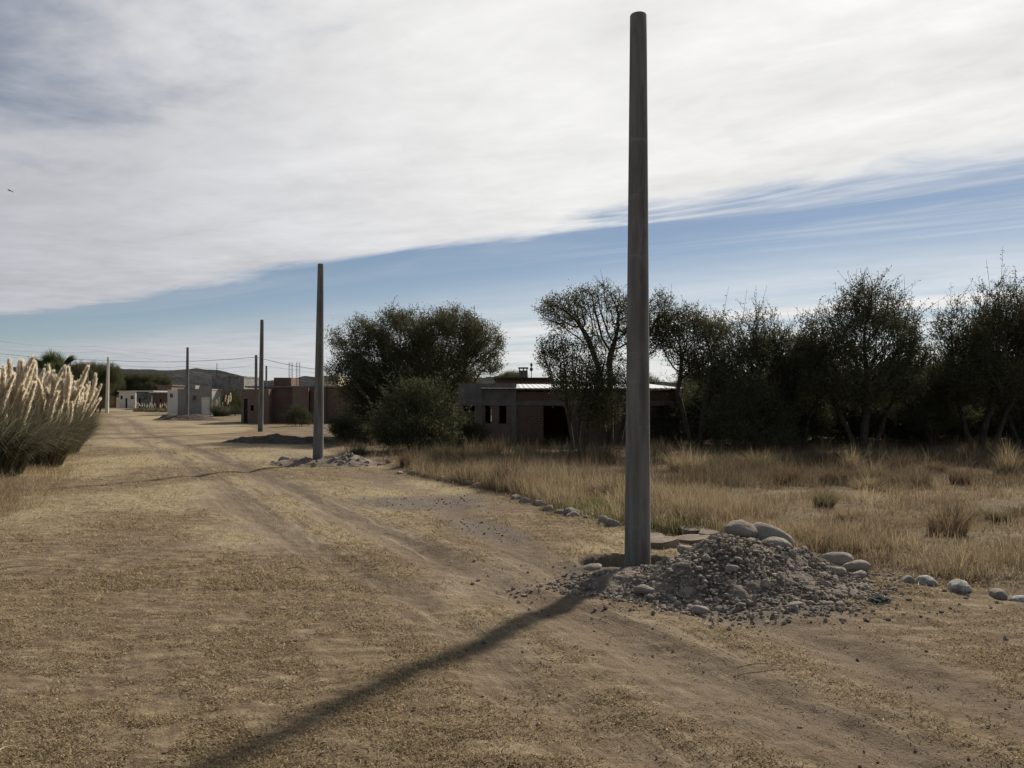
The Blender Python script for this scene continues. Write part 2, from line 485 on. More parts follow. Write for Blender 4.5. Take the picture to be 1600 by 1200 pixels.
def gh(x, y):
    x = np.asarray(x, float); y = np.asarray(y, float)
    near = sst(60, 20, y)
    z = (fbm(x * 0.22, y * 0.22, 71, 3) - 0.5) * 0.14
    z = z + (fbm(x * 1.9, y * 1.9, 72, 4) - 0.5) * 0.055 * near
    z = z - 0.05 * rut(x, y, R1Y, R1X, 0.26) * near - 0.035 * rut(x, y, R2Y, R2X, 0.25) * near
    z = z - 0.03 * rut(x, y, R3Y, R3X, 0.3) * sst(24, 15, y)
    z = z + 0.08 * sst(0, 1.0, x - edge_x(y)) * near
    z = z + 0.12 * sst(0, 2, left_x(y) - x)
    d = np.hypot((x - PIT[0]) / 0.56, (y - PIT[1]) / 0.36) + (fbm(x * 5, y * 5, 73, 2) - 0.5) * 0.3
    z = z - 0.75 * sst(1.0, 0.78, d) + 0.03 * np.exp(-((d - 1.2) / 0.2) ** 2)
    return z


# ground sheet: rings round the standpoint, finer where one looks closely
ang = np.concatenate([np.linspace(-180, -48, 45, endpoint=False), np.linspace(-48, 48, 640, endpoint=False), np.linspace(48, 180, 45, endpoint=False)])
rad = np.concatenate([np.linspace(0.6, 3.2, 14, endpoint=False), np.geomspace(3.2, 60, 560, endpoint=False), np.geomspace(60, 6000, 70)])
A, RR = np.meshgrid(np.radians(ang), rad)
gx, gy = RR * np.sin(A), RR * np.cos(A)
gz = gh(gx, gy)
gz += (fbm(gx * 9, gy * 9, 77, 3) - 0.5) * 0.032 * sst(26, 8, RR)
na, nr = len(ang), len(rad)
idx = np.arange(na * nr).reshape(nr, na)
i0 = idx[:-1]; i1 = idx[1:]
F = np.stack([i0, np.roll(i0, -1, 1), np.roll(i1, -1, 1), i1], -1).reshape(-1, 4)[:, ::-1]
V = np.stack([gx, gy, gz], -1).reshape(-1, 3)
# close the middle
cidx = len(V)
V = np.vstack([V, [[0, 0, float(gh(0, 0))]]])
fan = np.stack([np.full(na, cidx), np.roll(idx[0], -1), idx[0], idx[0]], -1)
straw, wheel, grav, field, brown = masks(V[:, 0], V[:, 1])


def ground_mat():
    ma, t, out = material('dry_ground')
    tc = t.new('ShaderNodeTexCoord').outputs['Object']
    A_ = lambda n: t.attr(n).outputs['Fac']
    straw, wheel, grav, field, brown = (A_(k) for k in ('straw', 'wheel', 'gravel', 'field', 'brown'))
    n1 = t.noise(tc, 1.1, 8, 0.62); n2 = t.noise(tc, 7, 8, 0.68); n3 = t.noise(tc, 42, 5, 0.7)
    nl = t.noise(t.mapping(tc, (1.0, 3.4, 1), rot=(0, 0, R(25))), 2.2, 7, 0.65)
    dirt = t.mix(t.mr(n1, 0.35, 0.68), (0.24, 0.19, 0.132), (0.315, 0.258, 0.185))
    dirt = t.mix(t.mr(n2, 0.45, 0.75), dirt, (0.175, 0.14, 0.104))
    sc = t.mix(t.mr(n2, 0.34, 0.68), (0.25, 0.197, 0.12), (0.40, 0.325, 0.208))
    sc = t.mix(t.m('MULTIPLY', t.mr(nl, 0.5, 0.68), 0.6), sc, (0.20, 0.148, 0.085))
    st = t.m('ADD', straw, t.m('MULTIPLY', t.m('SUBTRACT', n2, 0.5), 0.9))
    st = t.mr(t.m('ADD', st, t.m('MULTIPLY', t.m('SUBTRACT', n3, 0.5), 0.6)), 0.12, 0.75)
    col = t.mix(st, dirt, sc)
    col = t.mix(t.m('MULTIPLY', brown, t.mr(nl, 0.34, 0.6, 0.3, 0.95)), col, (0.135, 0.094, 0.060))
    col = t.mix(t.m('MULTIPLY', wheel, t.mr(n1, 0.3, 0.6, 0.5, 0.9)), col, (0.145, 0.107, 0.079))
    fcol = t.mix(t.mr(n1, 0.35, 0.65), (0.155, 0.117, 0.076), (0.235, 0.187, 0.126))
    fcol = t.mix(t.mr(n2, 0.45, 0.7), fcol, (0.12, 0.088, 0.05))
    col = t.mix(field, col, fcol)
    gcol = t.mix(t.mr(n3, 0.35, 0.65), (0.105, 0.088, 0.071), (0.19, 0.163, 0.134))
    col = t.mix(t.mr(t.m('ADD', grav, t.m('MULTIPLY', t.m('SUBTRACT', n2, 0.5), 0.8)), 0.15, 0.65, 0.0, 0.85), col, gcol)
    col = t.mix(t.mr(n3, 0.56, 0.74, 0.0, 0.6), col, (0.085, 0.066, 0.045))
    n4 = t.noise(tc, 120, 3, 0.75)
    col = t.mix(t.mr(n4, 0.54, 0.68, 0.0, 0.5), col, (0.42, 0.36, 0.26))
    col = t.mix(t.mr(n4, 0.44, 0.34, 0.0, 0.4), col, (0.12, 0.092, 0.063))
    n5 = t.noise(t.mapping(tc, (1.0, 2.2, 1), rot=(0, 0, R(-58))), 1.6, 7, 0.62)
    col = t.mix(t.mr(n5, 0.56, 0.70, 0.0, 0.5), col, (0.115, 0.09, 0.063))
    acr = A_('across')
    spx = t.new('ShaderNodeSeparateXYZ'); t.l.new(tc, spx.inputs[0])
    cxx = t.new('ShaderNodeCombineXYZ'); t.l.new(t.m('MULTIPLY', acr, 4.2), cxx.inputs[0]); t.l.new(t.m('MULTIPLY', spx.outputs[1], 0.38), cxx.inputs[1])
    nt = t.noise(cxx.outputs[0], 1.3, 7, 0.66, 0.25)
    trk = t.mr(t.m('ABSOLUTE', t.m('ADD', acr, 0.45)), 2.3, 0.9)
    col = t.mix(t.m('MULTIPLY', trk, t.mr(nt, 0.50, 0.64, 0.0, 0.8)), col, (0.14, 0.106, 0.072))
    col = t.mix(t.m('MULTIPLY', trk, t.mr(nt, 0.46, 0.32, 0.0, 0.6)), col, (0.36, 0.295, 0.205))
    h = t.m('ADD', t.m('ADD', t.m('MULTIPLY', n2, 0.6), t.m('MULTIPLY', n3, 0.55)), t.m('MULTIPLY', t.m('MULTIPLY', trk, nt), 0.8))
    nb = t.bump(h, 0.9, 0.035)
    principled(t, out, col, 1.0, nb, 0.05)
    return ma


M['ground'] = ground_mat()
me = np_mesh('ground', V, np.vstack([F, fan[:, :4]])[:len(F)], M['ground'], smooth=True,
             attrs=dict(straw=straw, wheel=wheel, gravel=grav, field=field, brown=brown, across=V[:, 0] - np.interp(V[:, 1], R1Y, R1X)))
go = link('ground', me); tag(go, kind='structure')


# ------------------------------------------------------------------ grass blades
def blade_arrays(bx, by, bz, h, lean, az, w, col, tipcol=None, droop=0.5):
    """every blade: root pair, middle pair, tip -> three triangles; returns V, F, C"""
    n = len(bx)
    fx, fy = np.cos(az), np.sin(az)
    wa = az + np.pi / 2 + rng.uniform(-0.9, 0.9, n)
    sx, sy = np.cos(wa) * w / 2, np.sin(wa) * w / 2
    hm = h * 0.55
    mx = bx + fx * lean * h * 0.32; my = by + fy * lean * h * 0.32
    tx = bx + fx * lean * h; ty = by + fy * lean * h
    mz = bz + hm; tz = bz + h * np.sqrt(np.clip(1 - (lean * droop) ** 2, 0.04, 1))
    V = np.empty((n, 5, 3), np.float32)
    V[:, 0] = np.stack([bx - sx, by - sy, bz], -1); V[:, 1] = np.stack([bx + sx, by + sy, bz], -1)
    V[:, 2] = np.stack([mx - sx * .8, my - sy * .8, mz], -1); V[:, 3] = np.stack([mx + sx * .8, my + sy * .8, mz], -1)
    V[:, 4] = np.stack([tx, ty, tz], -1)
    b = np.arange(n)[:, None, None] * 5
    F = (b + np.array([[0, 1, 3], [0, 3, 2], [2, 3, 4]])[None]).reshape(-1, 3)
    C = np.repeat(col[:, None, :], 5, 1)
    if tipcol is not None: C[:, 4] = tipcol; C[:, 2:4] = (col[:, None] + tipcol[:, None]) / 2
    return V.reshape(-1, 3), F, C.reshape(-1, 3)


def join(parts):
    Vs, Fs, Cs = [], [], []; o = 0
    for v, f, c in parts:
        Vs.append(v); Fs.append(f + o); Cs.append(c); o += len(v)
    return np.vstack(Vs), np.vstack(Fs), np.vstack(Cs)


def ramp(n, *cols):
    """random mix of colours, one per blade"""
    c = np.array(cols); k = rng.integers(0, len(c), n); k2 = rng.integers(0, len(c), n); f = rng.random((n, 1))
    return (c[k] * f + c[k2] * (1 - f)) * rng.uniform(0.75, 1.2, (n, 1))


# short matted straw on the path: single leaning triangles
def straw_layer(n, y0, y1, size):
    u = rng.random(n)
    y = 1 / (1 / y0 + u * (1 / y1 - 1 / y0)) if y0 > 0 else y0 + u * (y1 - y0)
    x = rng.uniform(-0.74, 0.74, n) * (y + 0.8)
    st, wh, gr, fi, br = masks(x, y)
    cl = fbm(x * 5, y * 5, 93, 3)
    mid = np.exp(-(((x - np.interp(y, R1Y, R1X)) + 0.2) / 1.5) ** 2) * sst(12, 6, y)
    p = np.clip(st * 0.62 + 0.12 * br + 0.10 - 0.40 * wh - 0.30 * mid, 0.06, 1) * sst(0.36, 0.66, 0.55 * cl + 0.45 * fbm(x * 1.4, y * 1.4, 97, 3) + 0.045) * (1 - gr) * (1 - fi * 0.5)
    keep = rng.random(n) < p
    x, y, br = x[keep], y[keep], br[keep]
    n = len(x)
    ln = rng.uniform(0.55, 1.5, n) * size * (0.8 + 0.06 * y)
    az = rng.uniform(0, 2 * np.pi, n); el = np.abs(rng.normal(0.25, 0.35, n)).clip(0, 1.3)
    w = rng.uniform(0.0022, 0.0045, n) * (0.7 + 0.11 * y)
    d = np.stack([np.cos(az) * np.cos(el), np.sin(az) * np.cos(el), np.sin(el)], -1)
    s = np.stack([-np.sin(az), np.cos(az), rng.uniform(-.4, .4, n)], -1) * w[:, None]
    b = np.stack([x, y, gh(x, y) + rng.uniform(0.0, 0.012, n)], -1)
    V = np.stack([b - s, b + s, b + d * ln[:, None]], 1).reshape(-1, 3)
    F = np.arange(n * 3).reshape(-1, 3)
    c = ramp(n, (0.45, 0.36, 0.22), (0.36, 0.275, 0.16), (0.29, 0.212, 0.122), (0.53, 0.44, 0.29))
    c = c * (1.08 - 0.42 * (br * rng.random(n))[:, None])
    return V, F, np.repeat(c, 3, 0)


v, f, c = join([straw_layer(560000, 3.0, 9.0, 0.021), straw_layer(300000, 8.5, 32.0, 0.034)])
tag(link('short_grass', np_mesh('short_grass', v, f, M['grass'], c)), 'short matted straw coloured grass covering the unpaved track', 'grass', kind='stuff')

# tall dry grass of the field on the right
parts = []


def tufts(nt, per, xr, yr, h0, h1, cols, spread=0.10, lean=0.55, w=(0.006, 0.011), keepf=None):
    y = 1 / (1 / yr[0] + rng.random(nt) * (1 / yr[1] - 1 / yr[0]))
    x = rng.uniform(0, 1, nt) * (xr[1](y) - xr[0](y)) + xr[0](y)
    p = keepf(x, y) if keepf is not None else np.ones(nt)
    if xr[0] is fx0: p = p * (0.12 + 0.4 * sst(12, 17, y) + 0.9 * sst(0.34, 0.50, fbm(x * 0.75 + 11, y * 0.75, 57, 4)))
    k = rng.random(nt) < p
    x, y = x[k], y[k]; nt = len(x)
    th = (h0 + (h1 - h0) * rng.random(nt) ** 1.6) * (0.45 + 1.1 * fbm(x * 0.8, y * 0.8, 52, 3))
    tc_ = ramp(nt, *cols)
    i = np.repeat(np.arange(nt), per); n = len(i)
    bx = x[i] + rng.normal(0, spread, n); by = y[i] + rng.normal(0, spread, n)
    az = np.arctan2(by - y[i], bx - x[i]) + rng.normal(0, 0.7, n)
    h = th[i] * rng.uniform(0.4, 1.15, n)
    ln = np.abs(rng.normal(lean, 0.3, n)).clip(0.02, 1.3)
    ww = rng.uniform(w[0], w[1], n) * (0.6 + 0.035 * by)
    col = tc_[i] * rng.uniform(0.8, 1.2, (n, 1))
    bz = gh(bx, by) - 0.01
    return blade_arrays(bx, by, bz, h, ln, az, ww, col, col * 1.12)


straws = ((0.36, 0.29, 0.185), (0.27, 0.21, 0.13), (0.31, 0.235, 0.145))
browns = ((0.20, 0.14, 0.088), (0.25, 0.18, 0.11), (0.14, 0.098, 0.066), (0.17, 0.15, 0.09))
fx0 = lambda y: edge_x(y) + 0.30
fx1 = lambda y: 0.74 * y + 2.5
patch = lambda x, y: sst(0.50, 0.70, fbm(x * 0.36 + 3, y * 0.5, 55, 4))
rim = lambda x, y: np.clip(np.exp(-((x - edge_x(y) - 0.9) / 0.9) ** 2) * (0.55 + 0.9 * patch(x, y)), 0, 1)
FW = (0.0035, 0.0065)
parts.append(tufts(6500, 20, (fx0, fx1), (7.5, 34), 0.07, 0.27, straws, spread=0.07, lean=0.65, w=FW, keepf=lambda x, y: 0.04 + 0.75 * patch(x, y)))
parts.append(tufts(2200, 20, (fx0, lambda y: edge_x(y) + 2.2), (7.6, 24), 0.08, 0.30, straws, spread=0.07, w=FW, keepf=rim))
parts.append(tufts(2200, 24, (lambda y: edge_x(y) + 0.2, lambda y: edge_x(y) + 3.2), (12.0, 21), 0.18, 0.48, straws, spread=0.09, lean=0.45, w=FW, keepf=lambda x, y: sst(0.38, 0.58, fbm(x * 0.6, y * 0.6, 65, 3))))
parts.append(tufts(9000, 16, (fx0, fx1), (7.8, 36), 0.05, 0.22, browns, spread=0.11, lean=0.65, w=FW, keepf=lambda x, y: (0.9 - 0.6 * patch(x, y)) * sst(0.34, 0.58, fbm(x * 0.9, y * 0.9, 58, 3))))
parts.append(tufts(9000, 9, (fx0, fx1), (7.5, 30), 0.02, 0.08, browns + straws, spread=0.16, lean=0.95, w=FW, keepf=lambda x, y: np.full(len(x), 0.8)))
SHADEW = ((0.12, 0.09, 0.062), (0.145, 0.122, 0.08), (0.10, 0.088, 0.056), (0.18, 0.13, 0.085))  # brown weeds, with the shade of the tree row put into their colour
parts.append(tufts(6500, 24, (fx0, fx1), (17, 36), 0.18, 0.66, SHADEW, spread=0.15, lean=0.5, w=FW, keepf=lambda x, y: sst(0.30, 0.56, fbm(x * 0.5, y * 0.5, 59, 3)) * sst(15, 22, y)))
parts.append(tufts(1000, 30, (fx0, fx1), (9, 26), 0.12, 0.42, browns, spread=0.10, lean=0.65, w=FW, keepf=lambda x, y: sst(0.45, 0.62, fbm(x * 0.7, y * 0.7, 60, 3))))
parts.append(tufts(650, 22, (fx0, fx1), (13, 34), 0.22, 0.62, straws, spread=0.09, lean=0.55, w=FW, keepf=lambda x, y: sst(0.5, 0.66, fbm(x * 0.6 + 4, y * 0.6, 64, 3))))
parts.append(tufts(420, 12, (lambda y: edge_x(y) + 0.2, lambda y: edge_x(y) + 1.0), (11.5, 15), 0.08, 0.20,
                   ((0.14, 0.16, 0.06), (0.20, 0.20, 0.09)), keepf=lambda x, y: np.full(len(x), 0.7)))
# thin tall stalks standing out of the field
parts.append(tufts(1500, 4, (fx0, fx1), (9, 30), 0.3, 0.7, straws + browns, spread=0.08, lean=0.3, w=(0.003, 0.005), keepf=lambda x, y: 0.3 + 0.5 * patch(x, y)))
v, f, c = join(parts)
tag(link('field_grass', np_mesh('field_grass', v, f, M['grass'], c)), 'tall dry straw grass and brown weeds filling the open lot', 'grass', kind='stuff')

# pale dry grass along the left verge
lx0 = lambda y: left_x(y) - 2.8
lx1 = lambda y: left_x(y) + 0.5
v, f, c = join([tufts(2400, 16, (lx0, lx1), (7.5, 40), 0.08, 0.4, straws, lean=0.75, w=(0.004, 0.007),
                      keepf=lambda x, y: sst(0.9, -0.8, x - left_x(y))),
                tufts(420, 26, (lambda y: left_x(y) - 1.8, lambda y: left_x(y) - 0.25), (10.5, 17), 0.2, 0.55, straws, spread=0.18, lean=1.0, w=(0.004, 0.007))])
tag(link('verge_grass', np_mesh('verge_grass', v, f, M['grass'], c)), 'pale dry grass spilling over the verge beside the pampas clumps', 'grass', kind='stuff')

# ------------------------------------------------------------------ stones
def rock_mesh(seed, flat=0.7, sub=3):
    bm = bmesh.new()
    bmesh.ops.create_icosphere(bm, subdivisions=sub, radius=1.0)
    rd = random.Random(seed)
    o = Vector((rd.uniform(-50, 50), rd.uniform(-50, 50), rd.uniform(-50, 50)))
    sx, sy = rd.uniform(0.85, 1.15), rd.uniform(0.62, 0.9)
    cuts = [(Vector((rd.gauss(0, 1), rd.gauss(0, 1), rd.gauss(0, 1))).normalized(), rd.uniform(0.62, 0.9)) for _ in range(5)]
    for v in bm.verts:
        p = v.co.copy()
        for nrm, d in cuts:                                       # worn facets
            e = p.dot(nrm) - d
            if e > 0: p -= nrm * e * 0.75
        k = 1 + 0.22 * mnoise.noise(p * 1.1 + o) + 0.10 * mnoise.noise(p * 2.9 + o) + 0.035 * mnoise.noise(p * 7.0 + o)
        v.co = Vector((p.x * sx * k, p.y * sy * k, p.z * flat * k))
    me = bpy.data.meshes.new('stone'); bm.to_mesh(me); bm.free()
    me.polygons.foreach_set('use_smooth', [True] * len(me.polygons))
    me.materials.append(M['rock'])
    return me


def broken_mesh(seed, flat):
    me = rock_mesh(seed, flat, 2)
    rd = random.Random(seed * 3)
    bm = bmesh.new(); bm.from_mesh(me)
    for q in range(9):
        n_ = Vector((rd.gauss(0, 1), rd.gauss(0, 1), rd.gauss(0, .7))).normalized(); d = rd.uniform(0.42, 0.72)
        for v in bm.verts:
            e = v.co.dot(n_) - d
            if e > 0: v.co -= n_ * e
    bm.to_mesh(me); bm.free()
    me.polygons.foreach_set('use_smooth', [False] * len(me.polygons))
    return me


ROCKS = [rock_mesh(100 + i, f) for i, f in enumerate((0.62, 0.7, 0.55, 0.8, 0.66, 0.58, 0.75, 0.85, 0.6, 0.7, 0.5, 0.9))]
BROKEN = ROCKS[:6] + [broken_mesh(300 + i, 0.55 + 0.05 * i) for i in range(9)]
WROCK = [m_.copy() for m_ in ROCKS[:3]]
for m_ in WROCK: m_.materials[0] = M['white_rock']


def mound_obj(name, hfun, x0, x1, y0, y1, step, mat, label, cat='earth pile', nz=0.05):
    xs = np.arange(x0, x1, step); ys = np.arange(y0, y1, step)
    X, Y = np.meshgrid(xs, ys)
    H = hfun(X, Y)
    rough = (fbm(X * 4, Y * 4, 61, 4) - 0.5) * 2 * nz + (fbm(X * 14, Y * 14, 62, 3) - 0.5) * nz * 0.8
    Z = gh(X, Y) + np.where(H > 0, H, H * 3 - 0.02) + rough * np.clip(H * 12 + 0.4, 0, 1)
    Z = np.maximum(Z, gh(X, Y) - 0.2)
    ok = H > -0.02
    idx = np.arange(X.size).reshape(X.shape)
    fm = ok[:-1, :-1] & ok[1:, :-1] & ok[:-1, 1:] & ok[1:, 1:]
    F = np.stack([idx[:-1, :-1], idx[:-1, 1:], idx[1:, 1:], idx[1:, :-1]], -1)[fm]
    used = np.unique(F); rem = np.full(X.size, -1); rem[used] = np.arange(len(used))
    V = np.stack([X, Y, Z], -1).reshape(-1, 3)[used]
    o = link(name, np_mesh(name, V, rem[F], mat, smooth=True))
    tag(o, label, cat)
    return o


def g2(x, y, cx, cy, sx, sy): return np.exp(-(((x - cx) / sx) ** 2 + ((y - cy) / sy) ** 2))


def mh1(x, y):
    n = (fbm(x * 2.2, y * 2.2, 66, 3) - 0.5)
    h = 0.43 * g2(x, y, 2.42, 9.0, 0.66, 0.72) + 0.17 * g2(x, y, 1.7, 8.6, 0.62, 0.50) + 0.15 * g2(x, y, 1.0, 8.75, 0.42, 0.36) + 0.22 * g2(x, y, 3.2, 8.95, 0.6, 0.55) + 0.14 * g2(x, y, 2.3, 8.25, 0.8, 0.5)
    return h - 0.05 + 0.13 * n * np.clip(h * 4, 0, 1) + 0.03 * n - 0.6 * sst(0.62, 0.3, np.hypot((x - 1.45), (y - 9.75)))


P2 = G(497, 725); P3 = G(407, 675); P4 = G(292, 656); P5 = G(167, 645)


def mh2(x, y):
    n = (fbm(x * 2.0, y * 2.0, 67, 3) - 0.5)
    return 0.34 * g2(x, y, P2[0] + 0.95, P2[1] - 0.2, 0.75, 0.7) + 0.24 * g2(x, y, P2[0] - 0.55, P2[1] - 0.15, 0.7, 0.6) - 0.045 + 0.08 * n


def mh3(x, y):
    n = (fbm(x * 1.2, y * 1.2, 68, 3) - 0.5)
    cx, cy = PX(425, 36.5), 36.5
    return 0.33 * g2(x, y, cx, cy, 1.0, 0.8) + 0.24 * g2(x, y, cx + 1.6, cy - 0.3, 1.2, 0.9) + 0.18 * g2(x, y, cx - 1.4, cy, 0.8, 0.6) - 0.05 + 0.1 * n


def mh4(x, y):
    n = (fbm(x * 1.0, y * 1.0, 69, 3) - 0.5)
    return 0.62 * g2(x, y, P4[0] + 1.0, P4[1] - 0.6, 1.7, 1.3) + 0.5 * g2(x, y, P4[0] - 1.5, P4[1] - 0.6, 0.9, 0.9) - 0.06 + 0.1 * n


mound_obj('earth_mound', mh1, 0.2, 4.9, 7.0, 11, 0.022, M['earth'], 'grey heap of dug earth and stones in front of the nearest pole')
mound_obj('earth_mound', mh2, P2[0] - 2.5, P2[0] + 3.2, P2[1] - 2.5, P2[1] + 2.5, 0.05, M['earth'], 'low stony earth heap around the foot of the second nearest pole')
mound_obj('earth_mound', mh3, -16, -4, 33.5, 40, 0.08, M['shade_toned_earth'], 'long shade toned earth heap in front of the pole by the brick wall', nz=0.09)
mound_obj('earth_mound', mh4, P4[0] - 5, P4[0] + 6, P4[1] - 4.5, P4[1] + 4, 0.12, M['shade_toned_earth'], 'shade toned earth heap at the foot of the pole by the white hut', nz=0.09)


def stone(x, y, r, label, cat='stone', group=None, z=None, sink=0.3, meshes=ROCKS, name='stone', flat=1.0, k=None, stretch=1.0):
    mi = random.randrange(len(meshes)) if k is None else k
    zz = (float(gh(x, y)) if z is None else z) + r * 0.6 * (1 - 2 * sink) * flat
    o = link(name, meshes[mi], None, (x, y, zz), (random.uniform(-.25, .25), random.uniform(-.25, .25), random.uniform(0, 6.28)), (r * stretch, r, r * flat))
    tag(o, label, cat, group)
    return o


def mtop(h, x, y): return float(gh(x, y) + max(float(h(x, y)), 0))


# boulders on the heap, each with its own look
big = [
    ('smooth rounded boulder lying on the crest of the nearest heap', 1155, 829, 9.25, 0.225, 0.8),
    ('long tilted boulder leaning right of the crest of the nearest heap', 1203, 838, 9.25, 0.235, 0.85),
    ('medium round stone just below the tilted boulder on the heap', 1212, 850, 9.0, 0.15, 0.85),
    ('pale round boulder at the right foot of the heap beside the grass', 1306, 876, 9.4, 0.175, 0.8),
    ('flat pale boulder at the far right foot of the heap', 1336, 887, 9.15, 0.185, 0.65),
    ('squarish tan stone on the lower right slope of the heap', 1290, 893, 8.75, 0.165, 0.7),
    ('dark wet looking stone on the lower right slope of the heap', 1277, 900, 8.6, 0.13, 0.75),
    ('small grey stone beyond the right foot boulders of the heap', 1338, 900, 8.85, 0.10, 0.7),
    ('grey stone between the squarish and flat boulders of the heap', 1316, 896, 8.9, 0.10, 0.8),
    ('broad stone on the left shoulder of the heap beside the pole', 1075, 860, 9.3, 0.165, 0.6),
    ('pale flattish stone at the left tip of the heap beside the pit', 925, 886, 9.25, 0.12, 0.6),
    ('round cobble in the lower front of the heap', 1072, 930, 8.05, 0.115, 0.8),
    ('pointed cobble at the lower left front of the heap', 1005, 922, 8.2, 0.10, 0.8),
    ('loose cobble on the bare ground before the heap', 1092, 952, 7.6, 0.075, 0.7),
    ('flat pale cobble lying apart in front of the heap', 1240, 944, 7.75, 0.075, 0.45),
    ('lone cobble on the ground right of the heap', 1318, 927, 8.2, 0.05, 0.8),
    ('upright oval cobble on the right face of the heap', 1222, 900, 8.6, 0.105, 1.1),
    ('twin oval cobble leaning on the right face of the heap', 1240, 902, 8.6, 0.105, 1.0),
    ('pale wedge stone high on the heap face', 1137, 880, 8.6, 0.10, 0.7),
    ('grey stone behind the heap near its right shoulder', 1236, 866, 9.2, 0.14, 0.7),
]
for i, (lb, u, v_, Y, r, fl) in enumerate(big):
    o = stone(PX(u, Y), Y, r, lb, 'boulder' if r > 0.14 else 'stone', z=0, flat=fl, k=i % 12)
    o.location.z = PZ(v_, Y)
    o.rotation_euler.z = random.uniform(-0.4, 0.4)
bpy.context.view_layer.update()

# cobbles spread over the heap
cnt = 0
while cnt < 215:
    x, y = random.gauss(2.15, 1.0), random.gauss(8.5, 0.6)
    h = float(mh1(x, y))
    if h < -0.035 or y > 9.5 or math.hypot(x - 1.48, y - 9.5) < 0.3: continue
    if h > 0.33 and random.random() < 0.6: continue
    r = 0.022 + 0.046 * random.random() ** 2.4
    stone(x, y, r, 'small grey cobble half sunk in the heap of dug earth', 'cobble', 'cobbles on the nearest heap', z=mtop(mh1, x, y), sink=0.34, meshes=BROKEN, name='cobble', flat=random.uniform(0.7, 1.0))
    cnt += 1
cnt = 0
while cnt < 42:
    x, y = P2[0] + random.gauss(0.6, 0.9), P2[1] + random.gauss(-0.4, 0.45)
    if float(mh2(x, y)) < -0.03 or (abs(x - P2[0]) < 0.3 and abs(y - P2[1]) < .3): continue
    r = 0.035 + 0.085 * random.random() ** 2.2
    stone(x, y, r, 'grey cobble in the low heap at the second pole', 'cobble', 'cobbles on the second heap', z=mtop(mh2, x, y), meshes=BROKEN, name='cobble')
    cnt += 1
stone(*G(445, 722), 0.26, 'square tan boulder at the left end of the second heap', 'boulder', k=3, flat=0.8)

# edging stones along the right side of the track
es = [(622, 740), (640, 741), (655, 743), (672, 746), (690, 751), (700, 752), (712, 754), (726, 757), (740, 760), (752, 763), (760, 764), (815, 780), (826, 784), (836, 787), (846, 790), (858, 796), (872, 800), (890, 804), (903, 807), (920, 812), (942, 818), (968, 823)]
for i, (u, v_) in enumerate(es):
    x, y = G(u, v_)
    stone(x + random.uniform(-.12, .06), y + random.uniform(-.05, .1), random.uniform(0.07, 0.16), 'low edging stone in the row between track and dry field', 'stone', 'edging stones along the track', sink=0.50, name='edging_stone')
for lb, u, v_, r, ws in (
        ('whitewashed round edging stone alone in the grass edge at right', 1497, 920, 0.155, True),
        ('smaller whitewashed edging stone beside dark earth clod', 1446, 912, 0.13, True),
        ('brown clod shaped edging stone left of the whitewashed stones', 1418, 909, 0.10, False),
        ('buried edging stone at the right border of the picture', 1592, 936, 0.10, True),
        ('flat stone half covered by soil near the right border', 1560, 930, 0.10, False),
        ('pale stone at the foot of the pampas grass', 33, 768, 0.17, True),
        ('small grey stone beside the pale stone under the pampas', 46, 763, 0.11, False)):
    x, y = G(u, v_)
    stone(x, y, r, lb, 'stone', meshes=WROCK if ws else ROCKS, sink=0.52, name='edging_stone', k=None)


# flat broken slabs behind the pole
def slab(u, v_, sx, sy, sz, rz, label):
    x, y = G(u, v_)
    bm = bmesh.new()
    n = 11
    vs = []
    rd = random.Random(int(u))
    for z in (0, 1):
        for j in range(n):
            a = 2 * math.pi * j / n
            rr = (1 + 0.18 * rd.uniform(-1, 1)) * (1 - 0.06 * z)
            vs.append(bm.verts.new((math.cos(a) * sx * rr, math.sin(a) * sy * rr, z * sz + rd.uniform(-.01, .01))))
    bm.faces.new(vs[:n][::-1]); bm.faces.new(vs[n:])
    for j in range(n): bm.faces.new((vs[j], vs[(j + 1) % n], vs[n + (j + 1) % n], vs[n + j]))
    bmesh.ops.bevel(bm, geom=list(bm.edges), offset=0.012, segments=2, affect='EDGES')
    me = bpy.data.meshes.new('stone_slab'); bm.to_mesh(me); bm.free(); me.materials.append(M['slab'])
    o = link('stone_slab', me, None, (x, y, float(gh(x, y)) - 0.01), (R(3), R(-3), rz))
    tag(o, label, 'stone slab')


slab(1030, 852, 0.27, 0.2, 0.10, 0.2, 'thick flat slab lying just right of the nearest pole')
slab(1018, 843, 0.22, 0.16, 0.07, 0.6, 'thinner slab partly behind the nearest pole')
slab(1083, 846, 0.30, 0.2, 0.08, -0.1, 'broad flat slab behind the left shoulder of the heap')
slab(1085, 836, 0.26, 0.2, 0.07, 0.4, 'topmost thin slab behind the broad slab and heap')
slab(1107, 842, 0.19, 0.15, 0.11, 0.9, 'small rounded slab between the slab stack and boulders')

# loose gravel: too many to count
ico = bmesh.new(); bmesh.ops.create_icosphere(ico, subdivisions=1, radius=1.0)
IV = np.array([v.co[:] for v in ico.verts]); IF = np.array([[v.index for v in f_.verts] for f_ in ico.faces]); ico.free()


